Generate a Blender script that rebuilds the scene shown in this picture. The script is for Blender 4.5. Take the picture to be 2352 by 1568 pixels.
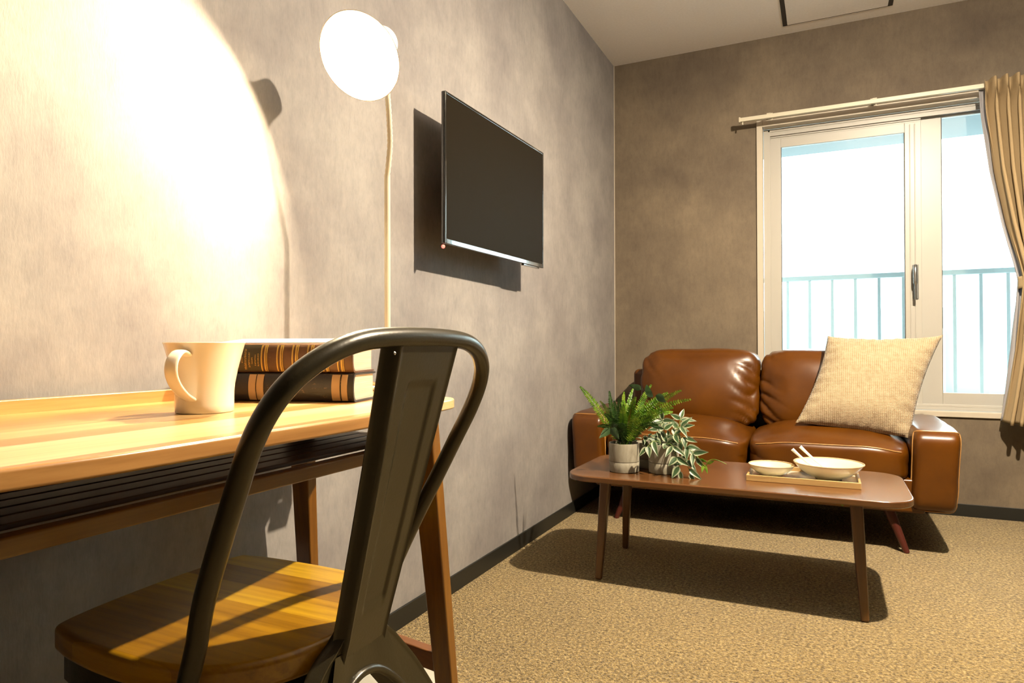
import bpy, bmesh, math, random
from mathutils import Vector, Matrix, noise

# ------------------------------------------------------------------ scene, camera, light, exposure
scene = bpy.context.scene
for o in list(bpy.data.objects):
    bpy.data.objects.remove(o, do_unlink=True)
COL = scene.collection
R = math.radians
PI = math.pi
L = 3.85      # y of the window wall
RW = 3.25     # x of the right wall
BK = -1.7     # y of the wall behind the camera
HC = 2.5      # ceiling height

scene.view_settings.view_transform = 'Standard'
scene.view_settings.look = 'None'
scene.view_settings.gamma = 1.0
scene.view_settings.use_curve_mapping = False
scene.view_settings.exposure = 0.76

cam_d = bpy.data.cameras.new('camera')
cam = bpy.data.objects.new('camera', cam_d)
COL.objects.link(cam)
cam_d.sensor_fit = 'HORIZONTAL'
cam_d.sensor_width = 36.0
cam_d.lens = 1527.31 / 2352.0 * 36.0
cam_d.clip_start = 0.02
yaw, pitch, roll = R(25.330), R(0.383), R(-0.1625)
fw = Vector((-math.sin(yaw) * math.cos(pitch), math.cos(yaw) * math.cos(pitch), math.sin(pitch)))
rt0 = Vector((math.cos(yaw), math.sin(yaw), 0))
up0 = rt0.cross(fw)
rt = rt0 * math.cos(roll) + up0 * math.sin(roll)
up = -rt0 * math.sin(roll) + up0 * math.cos(roll)
cam.matrix_world = Matrix(((rt.x, up.x, -fw.x, 1.1432), (rt.y, up.y, -fw.y, 0.0), (rt.z, up.z, -fw.z, 0.83), (0, 0, 0, 1)))
scene.camera = cam

world = bpy.data.worlds.new('sky')
scene.world = world
world.use_nodes = True
bg = world.node_tree.nodes['Background']
bg.inputs[0].default_value = (0.80, 0.97, 1.0, 1)
bg.inputs[1].default_value = 14.0

def area_light(name, loc, rot, sx, sy, energy, color, portal=False):
    d = bpy.data.lights.new(name, 'AREA')
    d.shape = 'RECTANGLE'; d.size = sx; d.size_y = sy; d.energy = energy; d.color = color
    if portal: d.cycles.is_portal = True
    o = bpy.data.objects.new(name, d); o.location = loc; o.rotation_euler = rot
    COL.objects.link(o)
    return o
# daylight portal: only guides sampling of the sky through the window opening
area_light('daylight_portal', (1.62, L + 0.16, 1.27), (R(90), 0, R(180)), 1.6, 1.55, 1, (1, 1, 1), True)

MAIN = Vector((1.70, 1.86, 2.27))
def point_light(name, loc, energy, color, radius):
    d = bpy.data.lights.new(name, 'POINT'); d.energy = energy; d.color = color; d.shadow_soft_size = radius
    o = bpy.data.objects.new(name, d); o.location = loc; COL.objects.link(o)
    return o
spot_d = bpy.data.lights.new('ceiling_lamp_light', 'SPOT'); spot_d.energy = 285; spot_d.color = (1.0, 0.82, 0.58); spot_d.shadow_soft_size = 0.022
spot_d.spot_size = R(176); spot_d.spot_blend = 0.8
spot = bpy.data.objects.new('ceiling_lamp_light', spot_d); spot.location = MAIN; COL.objects.link(spot)
point_light('ceiling_fill_light', MAIN, 60, (1.0, 0.87, 0.70), 0.022)  # added omni fill that brightens the ceiling and upper walls
spot.rotation_euler = Vector((-.18, .16, -1)).to_track_quat('-Z', 'Y').to_euler()
LAMP_P = Vector((0.240, 1.190, 1.485))
LAMP_AX = Vector((0.048, -0.788, -0.613)).normalized()

# ------------------------------------------------------------------ materials
def newmat(name):
    m = bpy.data.materials.new(name); m.use_nodes = True
    nt = m.node_tree; b = nt.nodes['Principled BSDF']
    return m, nt, b
def N(nt, typ, **kw):
    n = nt.nodes.new(typ)
    for k, v in kw.items():
        if k.startswith('i_'):
            key = k[2:]
            key = int(key) if key.isdigit() else key.replace('_', ' ')
            n.inputs[key].default_value = v
        else: setattr(n, k, v)
    return n
def coords(nt, scale=(1, 1, 1), rot=(0, 0, 0)):
    tc = N(nt, 'ShaderNodeTexCoord'); mp = N(nt, 'ShaderNodeMapping')
    mp.inputs['Scale'].default_value = scale; mp.inputs['Rotation'].default_value = rot
    nt.links.new(tc.outputs['Object'], mp.inputs['Vector'])
    return mp.outputs[0]
def noise_n(nt, vec, scale, detail=4, rough=.55, dist=0):
    n = N(nt, 'ShaderNodeTexNoise'); n.inputs['Scale'].default_value = scale; n.inputs['Detail'].default_value = detail
    n.inputs['Roughness'].default_value = rough; n.inputs['Distortion'].default_value = dist
    nt.links.new(vec, n.inputs['Vector']); return n.outputs[0]
def ramp(nt, fac, stops):
    r = N(nt, 'ShaderNodeValToRGB'); els = r.color_ramp.elements
    while len(els) < len(stops): els.new(0.5)
    for e, (p, c) in zip(els, stops): e.position = p; e.color = (*c, 1)
    nt.links.new(fac, r.inputs[0]); return r.outputs[0]
def mix(nt, a, b, fac, mode='MIX'):
    n = N(nt, 'ShaderNodeMix'); n.data_type = 'RGBA'; n.blend_type = mode
    for i, v in ((0, fac), (6, a), (7, b)):
        if isinstance(v, (int, float)): n.inputs[i].default_value = v
        elif isinstance(v, tuple): n.inputs[i].default_value = (*v, 1)
        else: nt.links.new(v, n.inputs[i])
    return n.outputs[2]
def mathn(nt, op, a, b):
    n = N(nt, 'ShaderNodeMath'); n.operation = op
    for i, v in ((0, a), (1, b)):
        if isinstance(v, (int, float)): n.inputs[i].default_value = v
        else: nt.links.new(v, n.inputs[i])
    return n.outputs[0]
def bump(nt, b, h, strength=.3, dist=.002):
    n = N(nt, 'ShaderNodeBump'); n.inputs['Strength'].default_value = strength; n.inputs['Distance'].default_value = dist
    nt.links.new(h, n.inputs['Height']); nt.links.new(n.outputs[0], b.inputs['Normal'])

def plain(name, col, rough=.5, metal=0, spec=.5, coat=0):
    m, nt, b = newmat(name)
    b.inputs['Base Color'].default_value = (*col, 1); b.inputs['Roughness'].default_value = rough
    b.inputs['Metallic'].default_value = metal; b.inputs['Specular IOR Level'].default_value = spec
    b.inputs['Coat Weight'].default_value = coat
    # slight surface unevenness so that nothing is perfectly flat
    v = coords(nt); h = noise_n(nt, v, 60, 3); bump(nt, b, h, .06, .001)
    return m
def emis(name, col, strength):
    m, nt, b = newmat(name)
    b.inputs['Base Color'].default_value = (*col, 1)
    b.inputs['Emission Color'].default_value = (*col, 1); b.inputs['Emission Strength'].default_value = strength
    return m

def m_wall(name='grey_mottled_wallpaper', k=(1, 1, 1)):
    m, nt, b = newmat(name)
    v = coords(nt)
    n1 = noise_n(nt, v, 3.2, 5, .62); n2 = noise_n(nt, coords(nt, (26, 26, 9)), 2.2, 5, .7)
    n3 = noise_n(nt, coords(nt, (150, 150, 36)), 2, 3, .6)
    c1 = ramp(nt, n1, [(.30, (.25, .228, .222)), (.52, (.335, .31, .295)), (.72, (.415, .385, .36))])
    c2 = ramp(nt, n2, [(.3, (.80, .80, .82)), (.5, (1, 1, 1)), (.72, (1.14, 1.12, 1.08))])
    c3 = ramp(nt, n3, [(.25, (.91, .91, .91)), (.55, (1, 1, 1)), (.8, (1.06, 1.06, 1.05))])
    c = mix(nt, c1, c2, .6, 'MULTIPLY'); c = mix(nt, c, c3, .9, 'MULTIPLY')
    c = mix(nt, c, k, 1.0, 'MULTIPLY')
    nt.links.new(c, b.inputs['Base Color'])
    b.inputs['Roughness'].default_value = .72; b.inputs['Specular IOR Level'].default_value = .25
    h = mathn(nt, 'ADD', n2, n3); bump(nt, b, h, .18, .002)
    return m
def m_ceiling():
    m, nt, b = newmat('white_ceiling_paper')
    n = noise_n(nt, coords(nt), 90, 4); c = ramp(nt, n, [(.3, (.80, .79, .78)), (.7, (.85, .84, .83))])
    nt.links.new(c, b.inputs['Base Color']); b.inputs['Roughness'].default_value = .8
    bump(nt, b, n, .2, .001)
    return m
def m_carpet():
    m, nt, b = newmat('speckled_tan_carpet')
    v = coords(nt)
    vo = N(nt, 'ShaderNodeTexVoronoi'); vo.inputs['Scale'].default_value = 190; vo.inputs['Randomness'].default_value = 1
    nt.links.new(v, vo.inputs['Vector'])
    n1 = noise_n(nt, v, 105, 4, .8); n2 = noise_n(nt, v, 4, 4)
    c = ramp(nt, n1, [(.34, (.075, .045, .014)), (.46, (.33, .23, .085)), (.56, (.55, .405, .17)), (.68, (.84, .66, .34))])
    c = mix(nt, c, ramp(nt, vo.outputs['Color'], [(.15, (.62, .6, .57)), (.6, (1.1, 1.08, 1.05))]), .75, 'MULTIPLY')
    c = mix(nt, c, ramp(nt, n2, [(.3, (.88, .88, .88)), (.7, (1.08, 1.08, 1.06))]), .8, 'MULTIPLY')
    nt.links.new(c, b.inputs['Base Color']); b.inputs['Roughness'].default_value = .95
    b.inputs['Specular IOR Level'].default_value = .1; b.inputs['Sheen Weight'].default_value = .15
    h = mathn(nt, 'SUBTRACT', n1, vo.outputs['Distance']); bump(nt, b, h, 1.0, .008)
    return m
def m_wood(name, cols, axis='y', plank=.0, rough=.3, scale=1.0, coat=.3, grain=1.0, bmp=.05):
    """long grain along the given axis; optional glued planks across"""
    m, nt, b = newmat(name)
    s = {'x': (1.2, 26, 26), 'y': (26, 1.2, 26), 'z': (26, 26, 1.2)}[axis]
    s = tuple(q * scale for q in s)
    v = coords(nt, s)
    tc = N(nt, 'ShaderNodeTexCoord'); sep = N(nt, 'ShaderNodeSeparateXYZ'); nt.links.new(tc.outputs['Object'], sep.inputs[0])
    n1 = noise_n(nt, v, 1.0, 6, .6, .6); n2 = noise_n(nt, coords(nt, tuple(q * 5 for q in s)), 1.0, 3, .6)
    n3 = noise_n(nt, coords(nt, tuple(q * .22 for q in s)), 1.0, 3, .5, .4)
    f = mathn(nt, 'ADD', mathn(nt, 'MULTIPLY', n1, .55), mathn(nt, 'MULTIPLY', n3, .45))
    if plank:
        across = sep.outputs[0 if axis == 'y' else 1]
        fl = N(nt, 'ShaderNodeMath'); fl.operation = 'FLOOR'
        nt.links.new(mathn(nt, 'DIVIDE', across, plank), fl.inputs[0])
        wn = N(nt, 'ShaderNodeTexWhiteNoise'); wn.noise_dimensions = '1D'; nt.links.new(fl.outputs[0], wn.inputs['W'])
        f = mathn(nt, 'ADD', mathn(nt, 'MULTIPLY', f, .66), mathn(nt, 'MULTIPLY', wn.outputs[0], .34))
    k = len(cols)
    c = ramp(nt, f, [(.32 + .36 * i / (k - 1), cols[i]) for i in range(k)])
    c = mix(nt, c, ramp(nt, n2, [(.34, (1 - .20 * grain, 1 - .23 * grain, 1 - .26 * grain)), (.56, (1.04, 1.04, 1.04))]), .6, 'MULTIPLY')
    nt.links.new(c, b.inputs['Base Color']); b.inputs['Roughness'].default_value = rough
    b.inputs['Coat Weight'].default_value = coat; b.inputs['Coat Roughness'].default_value = .22
    bump(nt, b, n2, bmp * 3, .0006)
    return m
def m_leather(name, c0, c1):
    m, nt, b = newmat(name)
    v = coords(nt); n1 = noise_n(nt, v, 7, 4, .5); n2 = noise_n(nt, v, 150, 2, .5); n3 = noise_n(nt, v, 22, 3, .5)
    nt.links.new(ramp(nt, n1, [(.3, c0), (.7, c1)]), b.inputs['Base Color'])
    b.inputs['Roughness'].default_value = .33
    b.inputs['Specular IOR Level'].default_value = .42
    bump(nt, b, n1, .14, .004)
    b.inputs['Coat Weight'].default_value = .12; b.inputs['Coat Roughness'].default_value = .16
    return m
def m_weave():
    m, nt, b = newmat('cream_woven_fabric')
    v = coords(nt)
    w1 = N(nt, 'ShaderNodeTexWave', wave_type='BANDS', bands_direction='X'); w1.inputs['Scale'].default_value = 42; w1.inputs['Distortion'].default_value = .7; w1.inputs['Detail'].default_value = 1
    w2 = N(nt, 'ShaderNodeTexWave', wave_type='BANDS', bands_direction='Z'); w2.inputs['Scale'].default_value = 50; w2.inputs['Distortion'].default_value = .7; w2.inputs['Detail'].default_value = 1
    nt.links.new(v, w1.inputs[0]); nt.links.new(v, w2.inputs[0])
    f = mathn(nt, 'MULTIPLY', w1.outputs['Fac'], w2.outputs['Fac'])
    n = noise_n(nt, v, 60, 4)
    c = ramp(nt, mathn(nt, 'ADD', mathn(nt, 'MULTIPLY', f, .55), mathn(nt, 'MULTIPLY', n, .45)), [(.15, (.36, .25, .14)), (.38, (.54, .42, .27)), (.62, (.66, .54, .36))])
    nt.links.new(c, b.inputs['Base Color']); b.inputs['Roughness'].default_value = .95; b.inputs['Specular IOR Level'].default_value = .1
    b.inputs['Sheen Weight'].default_value = .2
    bump(nt, b, mathn(nt, 'ADD', f, n), .6, .003)
    return m
def m_curtain(name, col, trans=.25):
    m, nt, b = newmat(name)
    v = coords(nt, (300, 300, 300)); n = noise_n(nt, v, 2, 3, .6)
    nt.links.new(ramp(nt, n, [(.3, tuple(q * .88 for q in col)), (.7, col)]), b.inputs['Base Color'])
    b.inputs['Roughness'].default_value = .9; b.inputs['Specular IOR Level'].default_value = .15
    tr = N(nt, 'ShaderNodeBsdfTranslucent'); tr.inputs[0].default_value = (*col, 1)
    mx = N(nt, 'ShaderNodeMixShader'); mx.inputs[0].default_value = trans
    out = nt.nodes['Material Output']
    nt.links.new(b.outputs[0], mx.inputs[1]); nt.links.new(tr.outputs[0], mx.inputs[2]); nt.links.new(mx.outputs[0], out.inputs[0])
    bump(nt, b, n, .2, .001)
    return m
def m_glass(name='clear_window_glass'):
    m, nt, b = newmat(name)
    out = nt.nodes['Material Output']
    t = N(nt, 'ShaderNodeBsdfTransparent'); t.inputs[0].default_value = (.93, .97, .97, 1)
    g = N(nt, 'ShaderNodeBsdfGlossy'); g.inputs['Roughness'].default_value = .01
    fr = N(nt, 'ShaderNodeFresnel'); fr.inputs[0].default_value = 1.45
    mx = N(nt, 'ShaderNodeMixShader')
    nt.links.new(fr.outputs[0], mx.inputs[0]); nt.links.new(t.outputs[0], mx.inputs[1]); nt.links.new(g.outputs[0], mx.inputs[2])
    nt.links.new(mx.outputs[0], out.inputs[0])
    return m
def m_metalpaint():
    m, nt, b = newmat('dark_olive_metal_paint')
    v = coords(nt); n = noise_n(nt, v, 240, 3, .6); n2 = noise_n(nt, v, 9, 4)
    nt.links.new(ramp(nt, n2, [(.3, (.033, .026, .011)), (.7, (.046, .037, .016))]), b.inputs['Base Color'])
    b.inputs['Roughness'].default_value = .30; b.inputs['Specular IOR Level'].default_value = .6
    b.inputs['Metallic'].default_value = .25
    bump(nt, b, n, .13, .0012)
    return m
def m_bookcloth(name, base, wear, amt):
    m, nt, b = newmat(name)
    v = coords(nt); n = noise_n(nt, coords(nt, (60, 60, 110)), 1.2, 6, .75); n2 = noise_n(nt, v, 25, 4)
    c = ramp(nt, n2, [(.3, base), (.7, tuple(min(1, q * 1.8) for q in base))])
    f = ramp(nt, n, [(amt, (0, 0, 0)), (amt + .12, (1, 1, 1))])
    nt.links.new(mix(nt, c, wear, f), b.inputs['Base Color'])
    b.inputs['Roughness'].default_value = .42
    bump(nt, b, n, .3, .001)
    return m
def m_marble():
    m, nt, b = newmat('pale_stone_pot')
    v = coords(nt, (18, 18, 8), (0, .5, 0)); n = noise_n(nt, v, 1.3, 5, .6, 1.6)
    nt.links.new(ramp(nt, n, [(.3, (.24, .21, .15)), (.5, (.36, .33, .25)), (.75, (.48, .45, .36))]), b.inputs['Base Color'])
    b.inputs['Roughness'].default_value = .55
    return m
def m_leafcol(name, stops, scale=30):
    m, nt, b = newmat(name)
    n = noise_n(nt, coords(nt), scale, 3, .6)
    c = ramp(nt, n, stops); nt.links.new(c, b.inputs['Base Color'])
    b.inputs['Roughness'].default_value = .38
    tr = N(nt, 'ShaderNodeBsdfTranslucent'); nt.links.new(c, tr.inputs[0])
    mx = N(nt, 'ShaderNodeMixShader'); mx.inputs[0].default_value = .3
    nt.links.new(b.outputs[0], mx.inputs[1]); nt.links.new(tr.outputs[0], mx.inputs[2]); nt.links.new(mx.outputs[0], nt.nodes['Material Output'].inputs[0])
    return m
def m_pages():
    m, nt, b = newmat('aged_page_edges')
    n = noise_n(nt, coords(nt, (6, 6, 900)), 1, 2); nt.links.new(ramp(nt, n, [(.3, (.58, .46, .34)), (.7, (.80, .68, .52))]), b.inputs['Base Color'])
    b.inputs['Roughness'].default_value = .9; bump(nt, b, n, .4, .001)
    return m

M = dict(
    wall=m_wall(), wall_dim=m_wall('low_bounce_wallpaper', (.2, .19, .18)), wall_far=m_wall('dim_lit_mottled_wallpaper', (.66, .56, .41)), ceil=m_ceiling(), carpet=m_carpet(),  # wall_far: same paper, its dimmer, warmer light put into the colour
    desk=m_wood('honey_desk_wood', [(.40, .18, .05), (.60, .33, .11), (.74, .48, .20), (.84, .62, .33)], 'y', .062, .28, .8, grain=1.3),
    desk_leg=m_wood('reddish_desk_leg_wood', [(.085, .025, .002), (.19, .070, .005), (.34, .145, .011)], 'z', 0, .35, 1.2),
    desk_x=m_wood('reddish_stretcher_wood', [(.12, .036, .009), (.22, .075, .018), (.32, .125, .032)], 'x', 0, .35, 1.2),
    slat=m_wood('shaded_shelf_slat_wood', [(.030, .009, .006), (.06, .018, .010), (.10, .032, .016)], 'y', 0, .4, 1.2),  # shade under the desktop put into the slat colour
    rail=m_wood('brown_rail_wood', [(.13, .054, .005), (.24, .115, .012), (.34, .18, .022)], 'y', 0, .35, 1.2),
    seat=m_wood('golden_pine_seat_wood', [(.30, .135, .004), (.48, .24, .008), (.62, .35, .014), (.70, .43, .022)], 'x', .058, .3, .7, grain=2.2),
    walnut=m_wood('walnut_tabletop_wood', [(.105, .040, .010), (.165, .066, .018), (.23, .10, .030)], 'x', 0, .24, .8, .5),
    walnut_leg=m_wood('walnut_leg_wood', [(.09, .038, .009), (.14, .060, .015), (.20, .09, .025)], 'z', 0, .35, 1.2),
    leather=m_leather('tan_brown_leather', (.096, .0275, .0002), (.142, .044, .0005)),
    piping=m_leather('lighter_leather_seam', (.46, .22, .06), (.60, .33, .11)),
    red_leg=plain('dark_red_brown_leg', (.10, .018, .010), .4),
    weave=m_weave(), curtain=m_curtain('beige_curtain_cloth', (.54, .40, .225), .10), lining=m_curtain('pale_curtain_lining', (.62, .60, .62), .3),
    glass=m_glass(), frame=plain('cream_window_frame', (.66, .59, .48), .45), frame_in=plain('pale_sash_aluminium', (.55, .53, .48), .38),
    track=plain('grey_track_metal', (.42, .42, .42), .4), rubber=plain('dark_gasket', (.05, .05, .05), .6),
    base=plain('near_black_vinyl_skirting', (.016, .016, .013), .45), dark=plain('dark_hatch_edge', (.05, .045, .04), .5),
    metal=m_metalpaint(), bare=plain('worn_bare_metal', (.7, .66, .58), .3, .6), steel=plain('handle_steel', (.55, .55, .55), .25, .9),
    mug=plain('cream_glazed_ceramic', (.82, .73, .57), .22, coat=.4), bowl=plain('yellow_cream_ceramic', (.78, .66, .38), .3, coat=.3),
    bowl_rim=plain('tan_unglazed_rim', (.60, .42, .24), .5), spoon=plain('pale_blue_white_porcelain', (.72, .80, .84), .2, coat=.5),
    tray=m_wood('pale_bamboo_wood', [(.55, .33, .11), (.66, .42, .16), (.74, .50, .22)], 'x', 0, .35, 1.0), traybase=plain('white_glossy_tray_liner', (.74, .74, .72), .15, coat=.6),
    tv=plain('glossy_black_plastic', (.012, .012, .011), .10, spec=1.0, coat=1.0), screen=plain('dark_tv_screen', (.016, .012, .007), .5, spec=.02),
    led=emis('red_standby_light', (1.0, .13, .10), 1.6), lampwhite=plain('white_lamp_enamel', (.85, .83, .77), .35),
    bulb=emis('glowing_bulb_glass', (1.0, .81, .52), 4000.0), cream=plain('cream_plastic_tube', (.78, .72, .56), .4),
    spine1=m_bookcloth('brown_spine_leather', (.10, .042, .012), (.22, .11, .04), .60), spine1b=m_bookcloth('green_black_title_label', (.045, .035, .012), (.10, .07, .02), .66),
    spine2=m_bookcloth('black_worn_spine_leather', (.018, .012, .007), (.30, .16, .08), .60), gilt=plain('gold_tooling', (.72, .46, .10), .35, .3), tanband=plain('tan_leather_band', (.66, .42, .18), .5),
    pages=m_pages(), board=plain('board_lamp_glare', (.80, .74, .60), .5), pot=m_marble(), soil=plain('dark_soil', (.03, .02, .012), .9), potline=plain('pot_groove', (.16, .14, .10), .7),
    fern=m_leafcol('fern_green', [(.3, (.06, .17, .008)), (.5, (.16, .36, .018)), (.72, (.42, .55, .06))], 45), fern2=m_leafcol('dark_fern_green', [(.3, (.015, .055, .008)), (.6, (.04, .12, .014))], 45),
    leafg=m_leafcol('deep_green_leaf', [(.3, (.03, .08, .03)), (.7, (.10, .19, .07))]), leafw=m_leafcol('cream_leaf_margin', [(.3, (.42, .50, .28)), (.7, (.66, .70, .52))]),
    vine=plain('green_stem', (.20, .30, .06), .5), matgrey=plain('pale_grey_panel', (.62, .60, .52), .35), white_out=plain('dimmed_white_balcony_paint', (.36, .42, .43), .5),  # white_out: white paint darkened so strong daylight does not wash it out
    pale_out=plain('pale_building_render', (.93, .95, .95), .7), cyan_out=plain('dimmed_blue_grey_render', (.118, .142, .147), .7), green=plain('green_felt', (.12, .30, .02), .8), black=plain('black_rubber', (.015, .013, .01), .5),  # cyan_out: pale render darkened likewise against the strong sky
)

# overall reflectance of every surface (darkened to weaken bounced light and deepen shadows)
REFL = 0.66
def tone(m, k):
    nt = m.node_tree
    for nd in list(nt.nodes):
        sock = nd.inputs.get('Base Color') if nd.type == 'BSDF_PRINCIPLED' else (nd.inputs.get('Color') if nd.type == 'BSDF_TRANSLUCENT' else None)
        if sock is None: continue
        if sock.is_linked:
            src = sock.links[0].from_socket
            nt.links.new(mix(nt, src, (k, k, k), 1.0, 'MULTIPLY'), sock)
        else:
            c = sock.default_value; sock.default_value = (c[0] * k, c[1] * k, c[2] * k, 1)
for key_, m_ in M.items():
    if key_ not in ('glass', 'bulb', 'led', 'lampwhite', 'mug', 'bowl', 'spoon', 'ceil'): tone(m_, {'seat': .84, 'desk': .76, 'carpet': .72, 'rail': .8}.get(key_, REFL))

# ------------------------------------------------------------------ mesh helpers
def bm_new(): return bmesh.new()
def box(bm, x0, x1, y0, y1, z0, z1, mi=0):
    vs = [bm.verts.new((x, y, z)) for z in (z0, z1) for y in (y0, y1) for x in (x0, x1)]
    for f in ((0, 2, 3, 1), (4, 5, 7, 6), (0, 1, 5, 4), (2, 6, 7, 3), (0, 4, 6, 2), (1, 3, 7, 5)):
        fc = bm.faces.new([vs[i] for i in f]); fc.material_index = mi
def beam(bm, p0, p1, w0, d0, w1, d1, side=(1, 0, 0)):
    """tapered rectangular bar from p0 to p1; w along side, d along the other direction"""
    p0, p1 = Vector(p0), Vector(p1); t = (p1 - p0).normalized(); s = Vector(side); s = (s - t * s.dot(t)).normalized(); u = t.cross(s)
    vs = []
    for p, w, d in ((p0, w0, d0), (p1, w1, d1)):
        for a, b in ((-1, -1), (1, -1), (1, 1), (-1, 1)): vs.append(bm.verts.new(p + s * a * w / 2 + u * b * d / 2))
    bm.faces.new(vs[3::-1]); bm.faces.new(vs[4:])
    for i in range(4): bm.faces.new((vs[i], vs[(i + 1) % 4], vs[4 + (i + 1) % 4], vs[4 + i]))
def prism(bm, pts, z0, z1):
    a = [bm.verts.new((x, y, z0)) for x, y in pts]; b = [bm.verts.new((x, y, z1)) for x, y in pts]
    n = len(pts); bm.faces.new(a[::-1]); bm.faces.new(b)
    for i in range(n): bm.faces.new((a[i], a[(i + 1) % n], b[(i + 1) % n], b[i]))
def frames(pts, closed=False):
    n = len(pts); T = []
    for i in range(n):
        a = pts[(i - 1) % n] if (closed or i > 0) else pts[i]; b = pts[(i + 1) % n] if (closed or i < n - 1) else pts[i]
        T.append((b - a).normalized())
    ref = Vector((0, 0, 1)) if abs(T[0].z) < .9 else Vector((1, 0, 0))
    u = (ref - T[0] * ref.dot(T[0])).normalized(); out = []
    for t in T:
        u = (u - t * u.dot(t)).normalized(); out.append((t, u, t.cross(u)))
    return out
def tube(bm, pts, r, n=14, closed=False, sx=1.0, mi=0):
    pts = [Vector(p) for p in pts]; fr = frames(pts, closed); rings = []
    for i, p in enumerate(pts):
        rr = r[i] if isinstance(r, (list, tuple)) else r; t, u, w = fr[i]
        rings.append([bm.verts.new(p + (u * math.cos(2 * PI * k / n) * sx + w * math.sin(2 * PI * k / n)) * rr) for k in range(n)])
    m = len(rings)
    for i in range(m if closed else m - 1):
        A, B = rings[i], rings[(i + 1) % m]
        for k in range(n):
            f = bm.faces.new((A[k], A[(k + 1) % n], B[(k + 1) % n], B[k])); f.material_index = mi
    if not closed:
        f = bm.faces.new(rings[0][::-1]); f.material_index = mi
        f = bm.faces.new(rings[-1]); f.material_index = mi
def lathe(bm, prof, c=(0, 0, 0), n=48, axis=None, cap0=True, cap1=True, mi=0):
    """profile of (radius, height) turned about +z or the given axis"""
    c = Vector(c); ax = Vector(axis).normalized() if axis else Vector((0, 0, 1)); ref = Vector((0, 0, 1)) if abs(ax.z) < .9 else Vector((1, 0, 0))
    u = (ref - ax * ref.dot(ax)).normalized(); w = ax.cross(u); rings = []
    for r, h in prof:
        rings.append([bm.verts.new(c + ax * h + (u * math.cos(2 * PI * k / n) + w * math.sin(2 * PI * k / n)) * max(r, 1e-5)) for k in range(n)])
    for A, B in zip(rings, rings[1:]):
        for k in range(n):
            f = bm.faces.new((A[k], A[(k + 1) % n], B[(k + 1) % n], B[k])); f.material_index = mi
    if cap0: bm.faces.new(rings[0][::-1]).material_index = mi
    if cap1: bm.faces.new(rings[-1]).material_index = mi
def grid(bm, f, nu, nv, mi=0):
    V = [[bm.verts.new(f(i / nu, j / nv)) for j in range(nv + 1)] for i in range(nu + 1)]
    for i in range(nu):
        for j in range(nv):
            bm.faces.new((V[i][j], V[i + 1][j], V[i + 1][j + 1], V[i][j + 1])).material_index = mi
    return V
def solid_grid(bm, f, nu, nv, thick):
    """grid surface with thickness: f(u,v) gives (point, normal)"""
    A = [[f(i / nu, j / nv) for j in range(nv + 1)] for i in range(nu + 1)]
    V = [[[bm.verts.new(p + n * s * thick / 2) for (p, n) in row] for row in A] for s in (1, -1)]
    for i in range(nu):
        for j in range(nv):
            bm.faces.new((V[0][i][j], V[0][i + 1][j], V[0][i + 1][j + 1], V[0][i][j + 1]))
            bm.faces.new((V[1][i][j], V[1][i][j + 1], V[1][i + 1][j + 1], V[1][i + 1][j]))
    for i in range(nu):
        for j in (0, nv): 
            q = (V[0][i][j], V[1][i][j], V[1][i + 1][j], V[0][i + 1][j]); bm.faces.new(q if j == 0 else q[::-1])
    for j in range(nv):
        for i in (0, nu):
            q = (V[0][i][j], V[0][i][j + 1], V[1][i][j + 1], V[1][i][j]); bm.faces.new(q if i == 0 else q[::-1])
def catmull(P, n=10, closed=False):
    P = [Vector(p) for p in P]; out = []; m = len(P)
    for i in range(m if closed else m - 1):
        if closed: p0, p1, p2, p3 = (P[(i + k) % m] for k in (-1, 0, 1, 2))
        else: p0, p1, p2, p3 = P[max(i - 1, 0)], P[i], P[i + 1], P[min(i + 2, m - 1)]
        for k in range(n):
            t = k / n
            out.append(.5 * ((2 * p1) + (-p0 + p2) * t + (2 * p0 - 5 * p1 + 4 * p2 - p3) * t * t + (-p0 + 3 * p1 - 3 * p2 + p3) * t ** 3))
    if not closed: out.append(P[-1].copy())
    return out
def interp(x, xs, ys):
    if x <= xs[0]: return ys[0]
    for a, b, c, d in zip(xs, xs[1:], ys, ys[1:]):
        if x <= b: return c + (d - c) * (x - a) / (b - a)
    return ys[-1]
def sstep(a, b, x):
    t = min(1, max(0, (x - a) / (b - a))); return t * t * (3 - 2 * t)

ORG = {}
def obj(name, bm, mats, parent=None, loc=None, bevel=0, seg=2, smooth=True, angle=40, subsurf=0):
    """link the bmesh (built in world coordinates) as ONE mesh object"""
    if parent is not None: org = ORG[parent]
    elif loc is not None: org = Vector(loc)
    else: org = Vector((0, 0, 0))
    bmesh.ops.recalc_face_normals(bm, faces=bm.faces)
    if org.length: bmesh.ops.translate(bm, verts=bm.verts, vec=-org)
    me = bpy.data.meshes.new(name); bm.to_mesh(me); bm.free()
    for m in (mats if isinstance(mats, (list, tuple)) else [mats]): me.materials.append(m)
    o = bpy.data.objects.new(name, me); COL.objects.link(o)
    if parent is not None: o.parent = parent
    else: o.location = org
    ORG[o] = org
    if smooth:
        me.polygons.foreach_set('use_smooth', [True] * len(me.polygons))
        me.set_sharp_from_angle(angle=R(angle))
    if bevel:
        b = o.modifiers.new('bevel', 'BEVEL'); b.width = bevel; b.segments = seg; b.limit_method = 'ANGLE'; b.angle_limit = R(40); b.harden_normals = True
    if subsurf:
        s = o.modifiers.new('sub', 'SUBSURF'); s.levels = subsurf; s.render_levels = subsurf
    return o
def tag(o, label, cat, group=None):
    o['label'] = label; o['category'] = cat
    if group: o['group'] = group
    return o
def thing(name, loc, label, cat, group=None):
    o = bpy.data.objects.new(name, None); o.empty_display_size = .05; COL.objects.link(o); o.location = loc; ORG[o] = Vector(loc)
    return tag(o, label, cat, group)
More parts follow.
